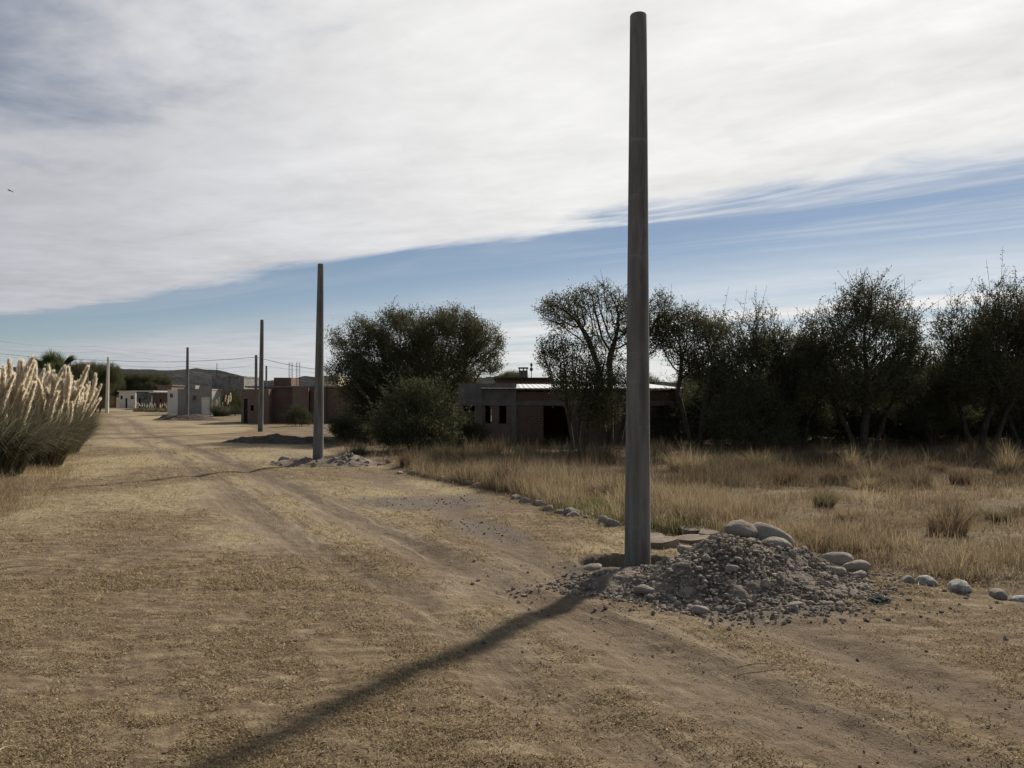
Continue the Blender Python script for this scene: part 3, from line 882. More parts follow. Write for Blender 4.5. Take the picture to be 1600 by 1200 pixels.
def pebbles(name, x, y, z, r, label, cols, sink=0.25):
    n = len(x)
    jit = rng.uniform(0.7, 1.2, (n, len(IV), 1))
    sc_ = rng.uniform(0.6, 1.15, (n, 1, 3)) * np.array([1, 1, 0.75])
    V = IV[None] * jit * sc_ * r[:, None, None]
    a = rng.uniform(0, 6.28, n); ca_, sa_ = np.cos(a)[:, None], np.sin(a)[:, None]
    X = V[..., 0] * ca_ - V[..., 1] * sa_; Y = V[..., 0] * sa_ + V[..., 1] * ca_
    V = np.stack([X + x[:, None], Y + y[:, None], V[..., 2] + (z + r * (0.6 - sink))[:, None]], -1)
    F = (np.arange(n)[:, None, None] * len(IV) + IF[None]).reshape(-1, 3)
    c = np.repeat(ramp(n, *cols)[:, None], len(IV), 1).reshape(-1, 3)
    o = link(name, np_mesh(name, V.reshape(-1, 3), F, M['pebble'], c))
    tag(o, label, 'gravel', kind='stuff')


greys = ((0.22, 0.188, 0.156), (0.29, 0.25, 0.208), (0.165, 0.14, 0.115), (0.36, 0.31, 0.26))
n = 17000
x = rng.normal(2.2, 1.0, n); y = rng.normal(8.55, 0.62, n)
h = mh1(x, y)
k = (h > -0.03 - 0.03 * rng.random(n) ** 2) & (np.hypot(x - 1.45, y - 9.8) > 0.35) & (y < 10.2) & (rng.random(n) < np.where(h > 0.22, 0.35, 0.85))
x, y, h = x[k], y[k], h[k]
pebbles('gravel', x, y, gh(x, y) + np.maximum(h, 0), 0.006 + 0.026 * rng.random(len(x)) ** 2.6, 'fine gravel scattered over the heap by the nearest pole', greys)
n = 14000
x = rng.uniform(-4.2, 4.5, n); y = rng.uniform(6.0, 17.5, n)
k = rng.random(n) < gravel_mask(x, y) ** 1.5 * 0.9
x, y = x[k], y[k]
pebbles('gravel', x, y, gh(x, y), 0.005 + 0.02 * rng.random(len(x)) ** 4, 'dark gravel and clods spilled across the track', ((0.15, 0.125, 0.10), (0.21, 0.178, 0.145), (0.115, 0.096, 0.077)))
n = 4200
y = 1 / (1 / 3.2 + rng.random(n) * (1 / 30 - 1 / 3.2)); x = rng.uniform(-0.7, 0.7, n) * y
st, wh, gr, fi, br = masks(x, y)
k = rng.random(n) < (0.10 + 0.8 * wh) * (1 - fi)
x, y = x[k], y[k]
pebbles('gravel', x, y, gh(x, y), 0.003 + 0.015 * rng.random(len(x)) ** 5, 'dark clods and pebbles strewn along the wheel tracks', ((0.14, 0.115, 0.088), (0.20, 0.165, 0.13), (0.30, 0.25, 0.2)))

# ------------------------------------------------------------------ concrete poles
def pole_mesh(h, rb, rt, k=40, name='concrete_pole'):
    rows = 26
    V, F = [], []
    for i in range(rows + 1):
        f_ = i / rows; z = -1.0 + (h + 1.0) * f_
        r = rb + (rt - rb) * max(0, z) / h
        for j in range(k):
            a = 2 * math.pi * j / k
            rr = r * (1.0 + (0.010 if j in (0, k // 2) else 0))     # mould seam on both sides
            V.append((rr * math.cos(a - 1.25), rr * math.sin(a - 1.25), z))
    for i in range(rows):
        for j in range(k):
            F.append((i * k + j, i * k + (j + 1) % k, (i + 1) * k + (j + 1) % k, (i + 1) * k + j))
    n0 = rows * k
    ins = len(V)
    for q, dzz in ((0.93, 0.012), (0.86, 0.014)):                      # worn rim and flat end
        for j in range(k):
            a = 2 * math.pi * j / k
            V.append((rt * q * math.cos(a - 1.25), rt * q * math.sin(a - 1.25), h + dzz))
    for j in range(k):
        F.append((n0 + j, n0 + (j + 1) % k, ins + (j + 1) % k, ins + j))
        F.append((ins + j, ins + (j + 1) % k, ins + k + (j + 1) % k, ins + k + j))
    F.append(tuple(ins + k + j for j in range(k)))
    me = bpy.data.meshes.new(name); me.from_pydata(V, [], F)
    me.polygons.foreach_set('use_smooth', [True] * len(me.polygons)); me.materials.append(M['concrete'])
    return me


def pole(x, y, h, rb, rt, label, tilt=(0, 0), name='concrete_pole', mat=None):
    me = pole_mesh(h, rb, rt)
    if mat: me.materials[0] = M[mat]
    o = link(name, me, None, (x, y, 0), (tilt[0], tilt[1], 0))
    tag(o, label, 'pole', 'concrete utility poles along the track')
    return o


P1 = (1.485, 9.5)
pole(P1[0], P1[1], PZ(25, 9.5), 0.154, 0.10, 'tallest looking bare grey concrete pole rising beside the pit and stone heap', (0, R(0.25)))
pole(P2[0], P2[1], PZ(413, P2[1]), 0.165, 0.088, 'bare concrete pole rising from the low stony heap left of the big tree', (0, R(0.5)))
pole(P3[0], P3[1], PZ(500, P3[1]), 0.16, 0.10, 'bare concrete pole rising behind the long shade toned earth heap', (0, R(0.5)))
pole(P4[0], P4[1], PZ(543, P4[1]), 0.17, 0.11, 'dark concrete pole rising before the white hut', (0, R(0.2)))
pole(P5[0], P5[1], PZ(558, P5[1]), 0.25, 0.15, 'far pale concrete pole with wires standing right of the pampas grass', (0, R(0.9)), mat='white_wall')
YG = 84.0
pole(PX(400, YG), YG, PZ(555, YG), 0.17, 0.14, 'thin dark pole with wires rising behind the brick wall')
YG2 = 100.0
pole(PX(416, YG2), YG2, PZ(572, YG2), 0.13, 0.11, 'short slim far pole peeking over the brick building')
YG3 = 96.0
pole(PX(136, YG3), YG3, PZ(583, YG3), 0.16, 0.13, 'slim far pole among dark trees left of the pale pole')


# cables
def cable(pts, label, r=0.022, sag=0.3):
    out = []
    for (a, b) in zip(pts[:-1], pts[1:]):
        a, b = Vector(a), Vector(b)
        for i in range(14):
            f_ = i / 14
            p = a.lerp(b, f_); p.z -= sag * 4 * f_ * (1 - f_); out.append(p)
    out.append(Vector(pts[-1]))
    o = MB().tube(out, r, 5).part('power_cable', M['cable'], smooth=True)
    tag(o, label, 'cable')


def at(u, v_, Y): return (PX(u, Y), Y, PZ(v_, Y))


p5t = at(170, 563, P5[1]); gt = at(400, 558, YG)
cable([at(-60, 545, 120), p5t, gt, at(560, 582, 92)], 'thick black cable drooping from the far pale pole to the thin dark pole', 0.022, 0.35)
cable([at(-60, 548, 121), at(169, 567, P5[1] + .1), at(290, 572, 100), at(400, 569, YG), at(640, 590, 95)], 'second lower cable strung below the thick black cable', 0.010, 0.4)
cable([at(-60, 522, 100), at(150, 541, 105), at(420, 562, 130), at(560, 584, 150)], 'faint uppermost cable crossing the pale sky at left', 0.008, 0.6)
cable([at(-60, 536, 100), at(160, 549, 105), at(420, 575, 130)], 'faint middle cable crossing the sky above the hill', 0.007, 0.6)
cable([at(-60, 556, 100), at(160, 565, 105), at(330, 573, 130), at(420, 580, 140)], 'lowest faint cable just above the hill ridge', 0.007, 0.5)


# ------------------------------------------------------------------ trees
def grow(lobes, bases, natt=800, step=0.2, infl=1.6, kill=0.38, seed=1, iters=140):
    """branches that reach through the crown volume; lobes: (cx, cy, cz, rx, ry, rz)"""
    rg = np.random.default_rng(seed)
    L = np.array(lobes, float); vol = np.prod(L[:, 3:], 1); vol /= vol.sum()
    pts = []
    for l, k in zip(L, np.maximum((vol * natt).astype(int), 12)):
        d = rg.normal(size=(k, 3)); d /= np.linalg.norm(d, axis=1)[:, None]
        pts.append(l[:3] + d * (rg.random((k, 1)) ** 0.42) * l[3:])
    att = np.vstack(pts)
    att = att[att[:, 2] > 0.25]
    P = []; par = []
    for bx, by, tx, ty, tz in bases:                                  # trunks first
        i0 = len(P); n = max(3, int(tz / step))
        wv = rg.normal(0, 0.05, (n + 1, 2)).cumsum(0) * 0.5
        for i in range(n + 1):
            f_ = i / n
            P.append((bx + (tx - bx) * f_ ** 1.2 + wv[i, 0] * f_, by + (ty - by) * f_ ** 1.2 + wv[i, 1] * f_, -0.1 + (tz + 0.1) * f_))
            par.append(-1 if i == 0 else len(P) - 2)
    P = np.array(P); par = list(par)
    near = np.full(len(att), -1); nd = np.full(len(att), 1e9)

    def upd(i0):
        D = np.linalg.norm(att[:, None] - P[None, i0:], axis=2)
        j = D.argmin(1); d = D[np.arange(len(att)), j]
        b = d < nd; near[b] = j[b] + i0; nd[b] = d[b]

    upd(0)
    for it in range(iters):
        alive = nd > kill
        if not alive.all():
            att = att[alive]; near = near[alive]; nd = nd[alive]
        if len(att) < 4: break
        r_ = infl if (nd < infl).any() else nd.min() + 0.3
        act = nd < r_
        ids = near[act]
        dirs = att[act] - P[ids]; dirs /= np.linalg.norm(dirs, axis=1)[:, None] + 1e-9
        u_, inv = np.unique(ids, return_inverse=True)
        D = np.zeros((len(u_), 3)); np.add.at(D, inv, dirs)
        D += rg.normal(0, 0.28, D.shape); D[:, 2] += 0.06
        D /= np.linalg.norm(D, axis=1)[:, None] + 1e-9
        new = P[u_] + D * step
        i0 = len(P)
        P = np.vstack([P, new]); par += list(u_)
        upd(i0)
        if len(P) > 7500: break
    par = np.array(par)
    cnt_ = np.ones(len(P))
    kids = np.zeros(len(P), int)
    for i in range(len(P) - 1, -1, -1):
        if par[i] >= 0: cnt_[par[i]] += cnt_[i]; kids[par[i]] += 1
    return P, par, cnt_, kids, rg


def wood_mesh(P, par, rad, twigs, rg, name='trunk'):
    e = np.where(par >= 0)[0]
    a, b = P[par[e]], P[e]
    ra = np.minimum(rad[par[e]], rad[e] * 1.35); rb = rad[e]
    if len(twigs):
        a = np.vstack([a, twigs[0]]); b = np.vstack([b, twigs[1]])
        ra = np.r_[ra, np.full(len(twigs[0]), 0.007)]; rb = np.r_[rb, np.full(len(twigs[0]), 0.0035)]
    d = b - a; d /= np.linalg.norm(d, axis=1)[:, None] + 1e-9
    up = np.where(np.abs(d[:, 2:3]) > 0.9, np.array([[1., 0, 0]]), np.array([[0, 0, 1.]]))
    s = np.cross(d, up); s /= np.linalg.norm(s, axis=1)[:, None]
    w = np.cross(d, s)
    k = 5
    th = np.arange(k) * 2 * np.pi / k
    ring = s[:, None] * np.cos(th)[None, :, None] + w[:, None] * np.sin(th)[None, :, None]
    b2 = b + d * rb[:, None] * 0.3
    V = np.concatenate([a[:, None] + ring * ra[:, None, None], b2[:, None] + ring * rb[:, None, None]], 1)
    base = np.arange(len(a))[:, None, None] * 2 * k
    q = np.array([[j, (j + 1) % k, k + (j + 1) % k, k + j] for j in range(k)])
    F = (base + q[None]).reshape(-1, 4)
    return np_mesh(name, V.reshape(-1, 3), F, M['bark'], smooth=True)


def leaf_mesh(C, D, ln, wd, col, name='crown', mat='leaf'):
    n = len(C)
    r = rng.normal(size=(n, 3)); s = np.cross(D, r); s /= np.linalg.norm(s, axis=1)[:, None] + 1e-9
    tip = C + D * ln[:, None]; mid = C + D * (ln * 0.45)[:, None]
    V = np.stack([C, mid + s * wd[:, None] / 2, tip, mid - s * wd[:, None] / 2], 1).reshape(-1, 3)
    F = np.arange(n * 4).reshape(-1, 4)
    return np_mesh(name, V, F, M[mat], np.repeat(col, 4, 0))


GREEN = ((0.092, 0.100, 0.055), (0.125, 0.120, 0.066), (0.072, 0.081, 0.048), (0.155, 0.138, 0.078))
OLIVE = ((0.085, 0.094, 0.048), (0.118, 0.116, 0.06), (0.066, 0.076, 0.042))


def tree(name, label, cat, x, y, lobes, bases, group=None, natt=800, leaves=11, rmax=0.13, cols=GREEN, seed=1, lsize=(0.05, 0.11), topbare=0.3, step=0.135, kill=0.17, spread=0.11, ntw=0.5, cluster=3.2, twl=1.0):
    natt = int(natt * 4.2); leaves = leaves * 1.6
    P, par, cnt_, kids, rg = grow(lobes, bases, natt, step, 1.6, kill, seed)
    root_r = rmax
    rad = 0.0055 + (root_r - 0.0055) * (cnt_ / cnt_.max()) ** 0.60
    thin = np.where((cnt_ < 30) & (P[:, 2] > 0.3))[0]
    # bare twigs that stick out of the crown
    tips = np.where(kids == 0)[0]
    cen = np.average(np.array(lobes)[:, :3], 0, weights=np.prod(np.array(lobes)[:, 3:], 1))
    tt = rg.choice(tips, int(len(tips) * ntw) + 1)
    dr = P[tt] - P[par[tt]]; dr /= np.linalg.norm(dr, axis=1)[:, None] + 1e-9
    out = P[tt] - cen; out /= np.linalg.norm(out, axis=1)[:, None] + 1e-9
    td = dr * 0.6 + out * 0.5 + rg.normal(0, 0.35, dr.shape) + np.array([0, 0, 0.25]); td /= np.linalg.norm(td, axis=1)[:, None]
    tl = rg.uniform(0.12, 0.45, len(tt)) * twl * (1 + 1.0 * (rg.random(len(tt)) > 0.8))
    ta, tb = P[tt], P[tt] + td * tl[:, None]
    # leaves: clumped, denser on some limbs than on others
    cl = np.array([mnoise.noise(Vector(p) * 0.9 + Vector((seed * 7.7, 0, 0))) for p in P[thin]])
    zmax = P[:, 2].max()
    dens = np.clip(1.0 + cluster * cl, 0.12, 2.2) * leaves
    if topbare: dens *= 1 - topbare * sst(0.55, 0.95, P[thin][:, 2] / zmax)
    k = rg.poisson(dens)
    i = np.repeat(thin, k)
    C = P[i] + rg.normal(0, spread, (len(i), 3))
    j = rg.integers(0, len(ta), int(len(ta) * 7 * twl)); f_ = rg.random((len(j), 1))
    C = np.vstack([C, ta[j] + (tb[j] - ta[j]) * f_ + rg.normal(0, 0.025, (len(j), 3))])
    n = len(C)
    D = rg.normal(0, 1, (n, 3)); D[:, 2] += 0.35; D /= np.linalg.norm(D, axis=1)[:, None]
    col = ramp(n, *cols)
    o = empty(name, (x, y, float(gh(x, y))))
    tag(o, label, cat, group)
    link('trunk', wood_mesh(P, par, rad, (ta, tb), rg), o)
    link('crown', leaf_mesh(C, D, rg.uniform(lsize[0], lsize[1], n), rg.uniform(lsize[0] * .4, lsize[1] * .45, n), col), o)
    return o


def dup(o, x, y, rz, s, label, group=None):
    r = o.copy(); COL.objects.link(r)
    r.location = (x, y, float(gh(x, y))); r.rotation_euler = (0, 0, rz); r.scale = (s, s, s) if not hasattr(s, '__len__') else s
    r['label'] = label
    if group: r['group'] = group
    for ch in list(o.children):
        c_ = ch.copy(); COL.objects.link(c_); c_.parent = r
    return r


def px_lobes(u0, Y, L, depth=0.9):
    """lobes given as (u, v, half width, half height) at distance Y, turned into metres about the trunk"""
    k = Y / FPX; out = []
    for i, (u, v_, ru, rv) in enumerate(L):
        out.append(((u - u0) * k, (0.5 - (i * 0.618) % 1) * ru * k * 0.8, PZ(v_, Y), ru * k, ru * k * depth, rv * k))
    return out


TG = 'trees along the far side of the dry lot'
# broad dark tree left of the unfinished house
Y = 41
broad = tree('broad_tree', 'broad dark green spreading tree between second pole and unfinished house', 'tree', PX(660, Y), Y,
     px_lobes(660, Y, [(556, 535, 50, 38), (585, 590, 66, 50), (640, 522, 66, 38), (700, 520, 62, 36), (742, 548, 50, 48), (660, 580, 95, 55), (545, 585, 36, 36), (600, 635, 70, 40), (622, 500, 34, 18), (728, 506, 30, 20), (690, 640, 70, 30)]),
     [(-0.4, 0, -1.6, .3, 2.0), (0, .2, .5, -.3, 2.4), (.4, -.2, 1.9, .3, 2.0)], None, 1500, 19, 0.2, GREEN, 3, (0.06, 0.12), ntw=0.7, spread=0.17, cluster=2.4, twl=1.3, topbare=0.05)
# airy tree behind the near pole
Y = 30
airy = tree('airy_tree', 'airy tree with fanned open crown rising left of the nearest pole', 'tree', PX(950, Y), Y,
     px_lobes(950, Y, [(880, 487, 40, 24), (920, 478, 40, 28), (950, 480, 30, 34), (985, 500, 30, 40), (1035, 487, 25, 34), (1010, 525, 35, 40), (892, 505, 38, 18), (925, 535, 22, 22), (958, 530, 20, 30), (868, 478, 26, 16), (948, 460, 26, 14)]),
     [(-0.1, 0, -.5, .1, 3.2), (0.1, .15, .1, -.1, 3.4), (0.4, 0, 1.0, 0.2, 2.8)], TG, 900, 13, 0.12, GREEN, 4, (0.05, 0.10), ntw=0.7, cluster=1.4)
tree('low_tree', 'low leafy tree hanging over the roof of the unfinished house', 'tree', PX(900, Y - 1), Y - 1,
     px_lobes(900, Y - 1, [(880, 560, 42, 42), (930, 575, 45, 50), (905, 610, 45, 40), (960, 610, 35, 50), (930, 645, 38, 30)]),
     [(-0.1, 0, -.4, .2, 1.5), (0.3, .15, .6, -.3, 1.6), (0.1, -.1, .1, .2, 1.4)], TG, 1000, 12, 0.09, GREEN + OLIVE, 5, (0.05, 0.10), ntw=0.4)
t3 = tree('rounded_tree', 'rounded tree standing just right of the nearest pole', 'tree', PX(1085, Y), Y,
     px_lobes(1085, Y, [(1060, 525, 42, 42), (1100, 540, 45, 42), (1085, 568, 38, 32), (1122, 590, 42, 45), (1080, 500, 28, 20)]),
     [(-0.1, 0, -.5, .2, 2.1), (0.2, .15, .5, -.3, 2.2)], TG, 900, 12, 0.12, GREEN, 6, ntw=0.9, twl=1.3)
t4 = tree('shaggy_tree', 'shaggy twig topped tree between the rounded tree and the tallest tree', 'tree', PX(1170, 31), 31,
     px_lobes(1170, 31, [(1130, 535, 35, 35), (1180, 535, 42, 42), (1215, 555, 40, 50), (1165, 590, 60, 50), (1200, 620, 50, 40), (1195, 505, 25, 20)]),
     [(-0.3, 0, -.7, .2, 1.8), (0.2, .15, .7, -.3, 2.0), (0, 0, 0.1, .1, 2.2)], TG, 1000, 12, 0.11, GREEN, 7, ntw=1.2, topbare=0.55, twl=1.6)
t5 = tree('tall_tree', 'tallest dark tree with bare twigs above its crown at right', 'tree', PX(1350, 29), 29,
     px_lobes(1350, 29, [(1300, 520, 45, 40), (1355, 480, 45, 38), (1395, 500, 45, 45), (1350, 545, 70, 48), (1410, 560, 40, 50), (1285, 560, 48, 45), (1340, 600, 90, 40), (1370, 455, 35, 18)]),
     [(-0.25, 0, -1.0, .2, 1.9), (0.0, .15, .3, -.3, 2.4), (0.35, 0, 1.1, .1, 2.0)], TG, 1500, 13, 0.15, GREEN, 8, ntw=1.1, topbare=0.5, twl=1.5)
t6 = tree('twiggy_tree', 'half bare twiggy tree at the right end of the tree row', 'tree', PX(1530, 29), 29,
     px_lobes(1530, 29, [(1490, 525, 30, 40), (1530, 540, 45, 50), (1570, 500, 40, 45), (1600, 520, 45, 60), (1530, 590, 75, 50), (1500, 500, 15, 30), (1565, 465, 30, 25)]),
     [(-0.25, 0, -.8, .2, 1.9), (0.1, .15, .4, -.3, 2.2), (0.5, 0, 1.3, .1, 2.0)], TG, 1300, 11, 0.12, GREEN, 9, ntw=1.2, topbare=0.6, twl=1.6)

for u, Y, k, rz, sx, sz, lab in ((1245, 30.5, t4, 2.2, 1.0, 0.84, 'bushy tree filling the space left of the tallest tree'),
                                 (1452, 31, t4, 4.0, 1.0, 0.62, 'lower tree in the dip between tallest tree and twiggy tree'),
                                 (1610, 30, t5, 2.9, 1.0, 0.95, 'tree cut by the right border of the picture')):
    dup({t4: t4, t3: t3, t5: t5}[k], PX(u, Y), Y, rz, (sx, sx, sz), lab, TG)

# bushes
bush = tree('green_bush', 'big olive green bush growing in front of the broad tree', 'bush', PX(655, 30), 30,
     px_lobes(655, 30, [(648, 628, 38, 34), (612, 645, 32, 28), (690, 640, 32, 36), (655, 670, 62, 26), (670, 612, 16, 18), (628, 612, 14, 16), (704, 662, 26, 24), (600, 672, 28, 20), (655, 690, 60, 16)]),
     [(-.3, 0, -.8, .1, .6), (.3, .2, .8, .1, .6), (0, -.3, .1, -.6, .7), (0, .2, 0, .2, .9)], None, 800, 9, 0.04, OLIVE, 12, (0.05, 0.11), step=0.11, kill=0.15, ntw=1.3, cluster=3.0, twl=1.7)
b2 = tree('green_bush', 'olive bush under the shaggy tree at the back of the lot', 'bush', PX(1175, 28), 28,
     px_lobes(1175, 28, [(1175, 635, 45, 42), (1145, 660, 42, 34), (1208, 665, 38, 36), (1175, 692, 60, 22), (1165, 600, 18, 20), (1195, 608, 14, 18)]),
     [(-.3, 0, -.6, .1, .6), (.3, .2, .6, .1, .6), (0, -.2, .1, -.4, .8)], 'bushes under the tree row', 700, 8, 0.04, OLIVE, 13, (0.05, 0.10), step=0.11, kill=0.15, ntw=1.2, cluster=2.6, twl=1.6)

# trees and bushes behind the row: they close the view under the crowns
BG = 'trees standing behind the front tree row'
src = [t3, t4, t5, t6, broad]
back_rows = [(1010, 46, 0), (1110, 43, 1), (1165, 50, 2), (1230, 41, 0), (1285, 47, 3), (1320, 39, 1), (1390, 44, 0), (1440, 40, 2), (1475, 48, 1), (1510, 41, 0), (1560, 45, 2), (1600, 39, 1), (1640, 33, 3), (1680, 42, 2), (1790, 34, 0), (1255, 58, 2), (1420, 60, 2), (1080, 60, 2), (1580, 60, 2)]
names_b = ['seen through the gap right of the nearest pole', 'between the rounded tree and shaggy tree', 'far back behind the shaggy tree', 'filling the gap beside the tallest tree', 'deep behind the left limb of the tallest tree', 'directly behind the trunk of the tallest tree', 'behind the right half of the tallest tree', 'in the dip between tallest tree and twiggy tree', 'far back in the dip left of the twiggy tree', 'close behind the left side of the twiggy tree', 'far behind the trunks of the twiggy tree', 'showing at the right border behind the twiggy tree', 'half outside the right border', 'outside the right border further back', 'well outside the right border', 'hazy and far between shaggy and tallest tree', 'far away behind the dip in the tree row', 'far away right of the unfinished house', 'farthest one near the right border']
for i, (u, Y, k) in enumerate(back_rows):
    s = (0.62 + 0.16 * ((i * 0.618) % 1)) * (1.0 if k != 2 else 0.80) * (1 + (Y - 40) * 0.006)
    dup(src[k], PX(u, Y), Y, (i * 2.4) % 6.28, (s * 1.05, s * 1.05, s), 'dark background tree ' + names_b[i], BG)
UB = [(1075, 33), (1095, 38), (1130, 33), (1235, 32), (1265, 36), (1300, 34), (1335, 37), (1375, 34), (1415, 36), (1455, 33), (1490, 37), (1525, 34), (1565, 36), (1605, 33), (1650, 36), (1120, 45), (1200, 42), (1350, 50), (1480, 52), (1560, 50)]
for i, (u, Y) in enumerate(UB):
    s = 0.85 + 0.35 * ((i * 0.37) % 1)
    dup(b2, PX(u, Y), Y, i * 1.7, (s * 1.25, s * 1.25, s), 'shaded bush filling the understorey beneath the tree row', 'shaded understorey bushes')

# dark far trees on the left, before the hill
far = [(118, 100, 0.92), (150, 112, 0.95), (183, 172, 1.05), (222, 176, 1.0), (258, 172, .95), (205, 185, 1.05), (245, 190, 1.1)]
lb = ['behind the pampas plumes and fan palm', 'just left of the far pale pole', 'right of the far pale pole', 'behind the white roofed far houses', 'left of the white hut', 'farther off behind the pale pole', 'farther off above the white roofs', 'hidden low behind the pampas plumes', 'behind the leftmost pampas plumes']
for i, (u, Y, s) in enumerate(far):
    dup(broad if i % 2 else t5, PX(u, Y), Y, i * 1.3, s * 1.12, 'dark far tree ' + lb[i], 'dark trees before the hill')
dup(b2, PX(365, 90), 90, 1.0, 1.1, 'dark tree top poking up right of the stone building')
dup(broad, PX(800, 62), 62, 2.0, 0.62, 'dark tree behind the chimney of the rear house')
dup(b2, PX(467, 56), 56, 0.5, (0.62, 0.62, 0.55), 'small round dark bush before the long brick wall')
dup(bush, PX(545, 36), 36, 2.2, (0.8, 0.8, 0.42), 'low bush at the left foot of the broad tree')
dup(b2, PX(735, 31.2), 31.2, 2.5, (0.45, 0.45, 0.5), 'small bush against the left end of the unfinished house')

# dry shrubs in the field
DRY = ((0.16, 0.112, 0.072), (0.20, 0.145, 0.09), (0.12, 0.085, 0.058))


def shrub_mesh(seed, cols, n=650, r=0.42, h=0.62):
    rg = np.random.default_rng(seed)
    az = rg.uniform(0, 6.28, n); rr = np.sqrt(rg.random(n)) * r * 0.45
    bx, by = rr * np.cos(az), rr * np.sin(az)
    return np_mesh('foliage', *(lambda q: (q[0], q[1]))(blade_arrays(bx, by, np.full(n, -0.02), h * (0.2 + 0.9 * rg.random(n) ** 1.5) * (0.6 + 0.7 * vnoise(np.cos(az) * 2 + 9, np.sin(az) * 2, seed)), np.abs(rg.normal(0.5, .3, n)).clip(0, 1.2), az + rg.normal(0, .5, n), rg.uniform(0.006, 0.012, n), ramp(n, *cols))), M['grass'],
                   None if False else np.repeat(ramp(n, *cols), 5, 0))


SH = [shrub_mesh(1, DRY), shrub_mesh(2, DRY, 800, 0.5, 0.5), shrub_mesh(3, straws, 520, 0.5, 0.85), shrub_mesh(4, ((0.135, 0.122, 0.065), (0.165, 0.142, 0.08)), 700, .5, .55)]
shr = [(792, 762, 0, 1.15, 'dense reddish brown shrub at the grass edge left of the nearest pole'),
       (634, 732, 0, 1.1, 'rust coloured shrub behind the far edging stones'),
       (690, 722, 3, 1.3, 'green weed shrub before the big olive bush'),
       (735, 728, 1, 1.3, 'brown shrub below the unfinished house corner'),
       (858, 735, 1, 1.2, 'brown shrub in front of the black doorway'),
       (1085, 745, 2, 1.15, 'bright straw tussock right of the nearest pole'),
       (1062, 738, 2, 1.2, 'pale feathery tussock close beside the pole'),
       (1058, 765, 1, 0.9, 'dark russet shrub in the grass right of the pole'),
       (1118, 752, 0, 0.9, 'small dark shrub before the pale tussocks'),
       (1185, 738, 3, 1.4, 'green shrub below the olive bush under the trees'),
       (1330, 742, 2, 0.9, 'upright white straw tuft beneath the tallest tree'),
       (1290, 735, 1, 1.3, 'brown shrub left of the white straw tuft'),
       (1400, 735, 0, 1.3, 'russet shrub right of the white straw tuft'),
       (1480, 845, 1, 1.2, 'dark brown weed clump in the middle of the right field'),
       (1575, 745, 2, 1.1, 'rounded straw tussock near the right border'),
       (1500, 760, 0, 1.2, 'russet shrub left of the rounded straw tussock'),
       (1225, 760, 1, 1.2, 'dark weed clump in the field behind the boulders'),
       (1440, 765, 0, 1.0, 'dark russet weed clump below the tree dip'),
       (560, 712, 3, 1.0, 'green weed shrub behind the second heap')]
for u, v_, k, s, lab in shr:
    x, y = G(u, v_)
    s *= random.uniform(0.72, 1.0)
    o = link('dry_shrub', SH[k], None, (x, y, float(gh(x, y))), (random.uniform(-.12, .12), random.uniform(-.12, .12), random.uniform(0, 6)), (s * random.uniform(0.8, 1.3), s * random.uniform(0.8, 1.2), s * random.uniform(0.7, 1.15)))
    tag(o, lab, 'shrub', 'dry shrubs in the open lot')

wr = random.Random(77)
k_ = 0
while k_ < 46:
    y = wr.uniform(11, 27) if k_ < 26 else wr.uniform(20, 28); x = wr.uniform(float(edge_x(y)) + 1.0, 0.66 * y)
    s = wr.uniform(0.35, 0.85) * (0.8 + 0.02 * y)
    o = link('weed_clump', SH[(0, 1, 1, 3, 2)[k_ % 5]], None, (x, y, float(gh(x, y))), (wr.uniform(-.2, .2), wr.uniform(-.2, .2), wr.uniform(0, 6)), (s * wr.uniform(.9, 1.6), s * wr.uniform(.9, 1.5), s * wr.uniform(.4, .9)))
    tag(o, 'small dry weed clump scattered among the grass of the lot', 'weed', 'weed clumps in the dry lot')
    k_ += 1

# ------------------------------------------------------------------ pampas grass
def plume_mesh(seed):
    rg = np.random.default_rng(seed)
    L = 0.95
    n = 1300
    f_ = rg.random(n) ** 0.85
    az = rg.uniform(0, 6.28, n)
    bend = 0.15 * f_ ** 2
    prof = 0.068 * np.sin(np.pi * np.clip(f_ * 0.9 + 0.08, 0, 1)) ** 0.7
    C = np.stack([bend + prof * np.cos(az) * .35, prof * np.sin(az) * .35, 0.75 + f_ * L * 0.92], -1)
    D = np.stack([np.cos(az) * 0.42 * (1 - 0.75 * f_), np.sin(az) * 0.42 * (1 - 0.75 * f_), np.full(n, 1.0)], -1) + rg.normal(0, .12, (n, 3)); D /= np.linalg.norm(D, axis=1)[:, None]
    ln = rg.uniform(0.10, 0.20, n); wd = rg.uniform(0.009, 0.017, n)
    s = np.cross(D, rg.normal(size=(n, 3))); s /= np.linalg.norm(s, axis=1)[:, None]
    V = np.stack([C, C + D * (ln * .5)[:, None] + s * wd[:, None] / 2, C + D * ln[:, None], C + D * (ln * .5)[:, None] - s * wd[:, None] / 2], 1).reshape(-1, 3)
    F = np.arange(n * 4).reshape(-1, 4)
    col = np.repeat(ramp(n, (0.86, 0.77, 0.62), (0.92, 0.85, 0.72), (0.78, 0.68, 0.53)), 4, 0)
    # the stem
    k = 5; z = np.linspace(0, 0.75 + L * .9, 8); th = np.arange(k) * 2 * np.pi / k
    bx = 0.15 * np.clip((z - .75) / L, 0, 1) ** 2
    SV = np.stack([bx[:, None] + 0.006 * np.cos(th)[None], 0.006 * np.sin(th)[None] + 0 * bx[:, None], np.repeat(z[:, None], k, 1)], -1).reshape(-1, 3)
    SF = np.array([[i * k + j, i * k + (j + 1) % k, (i + 1) * k + (j + 1) % k, (i + 1) * k + j] for i in range(7) for j in range(k)]) + len(V)
    V = np.vstack([V, SV]); F = np.vstack([F, SF]); col = np.vstack([col, np.tile([[0.4, 0.33, 0.2]], (len(SV), 1))])
    return np_mesh('plume', V, F, M['plume'], col)


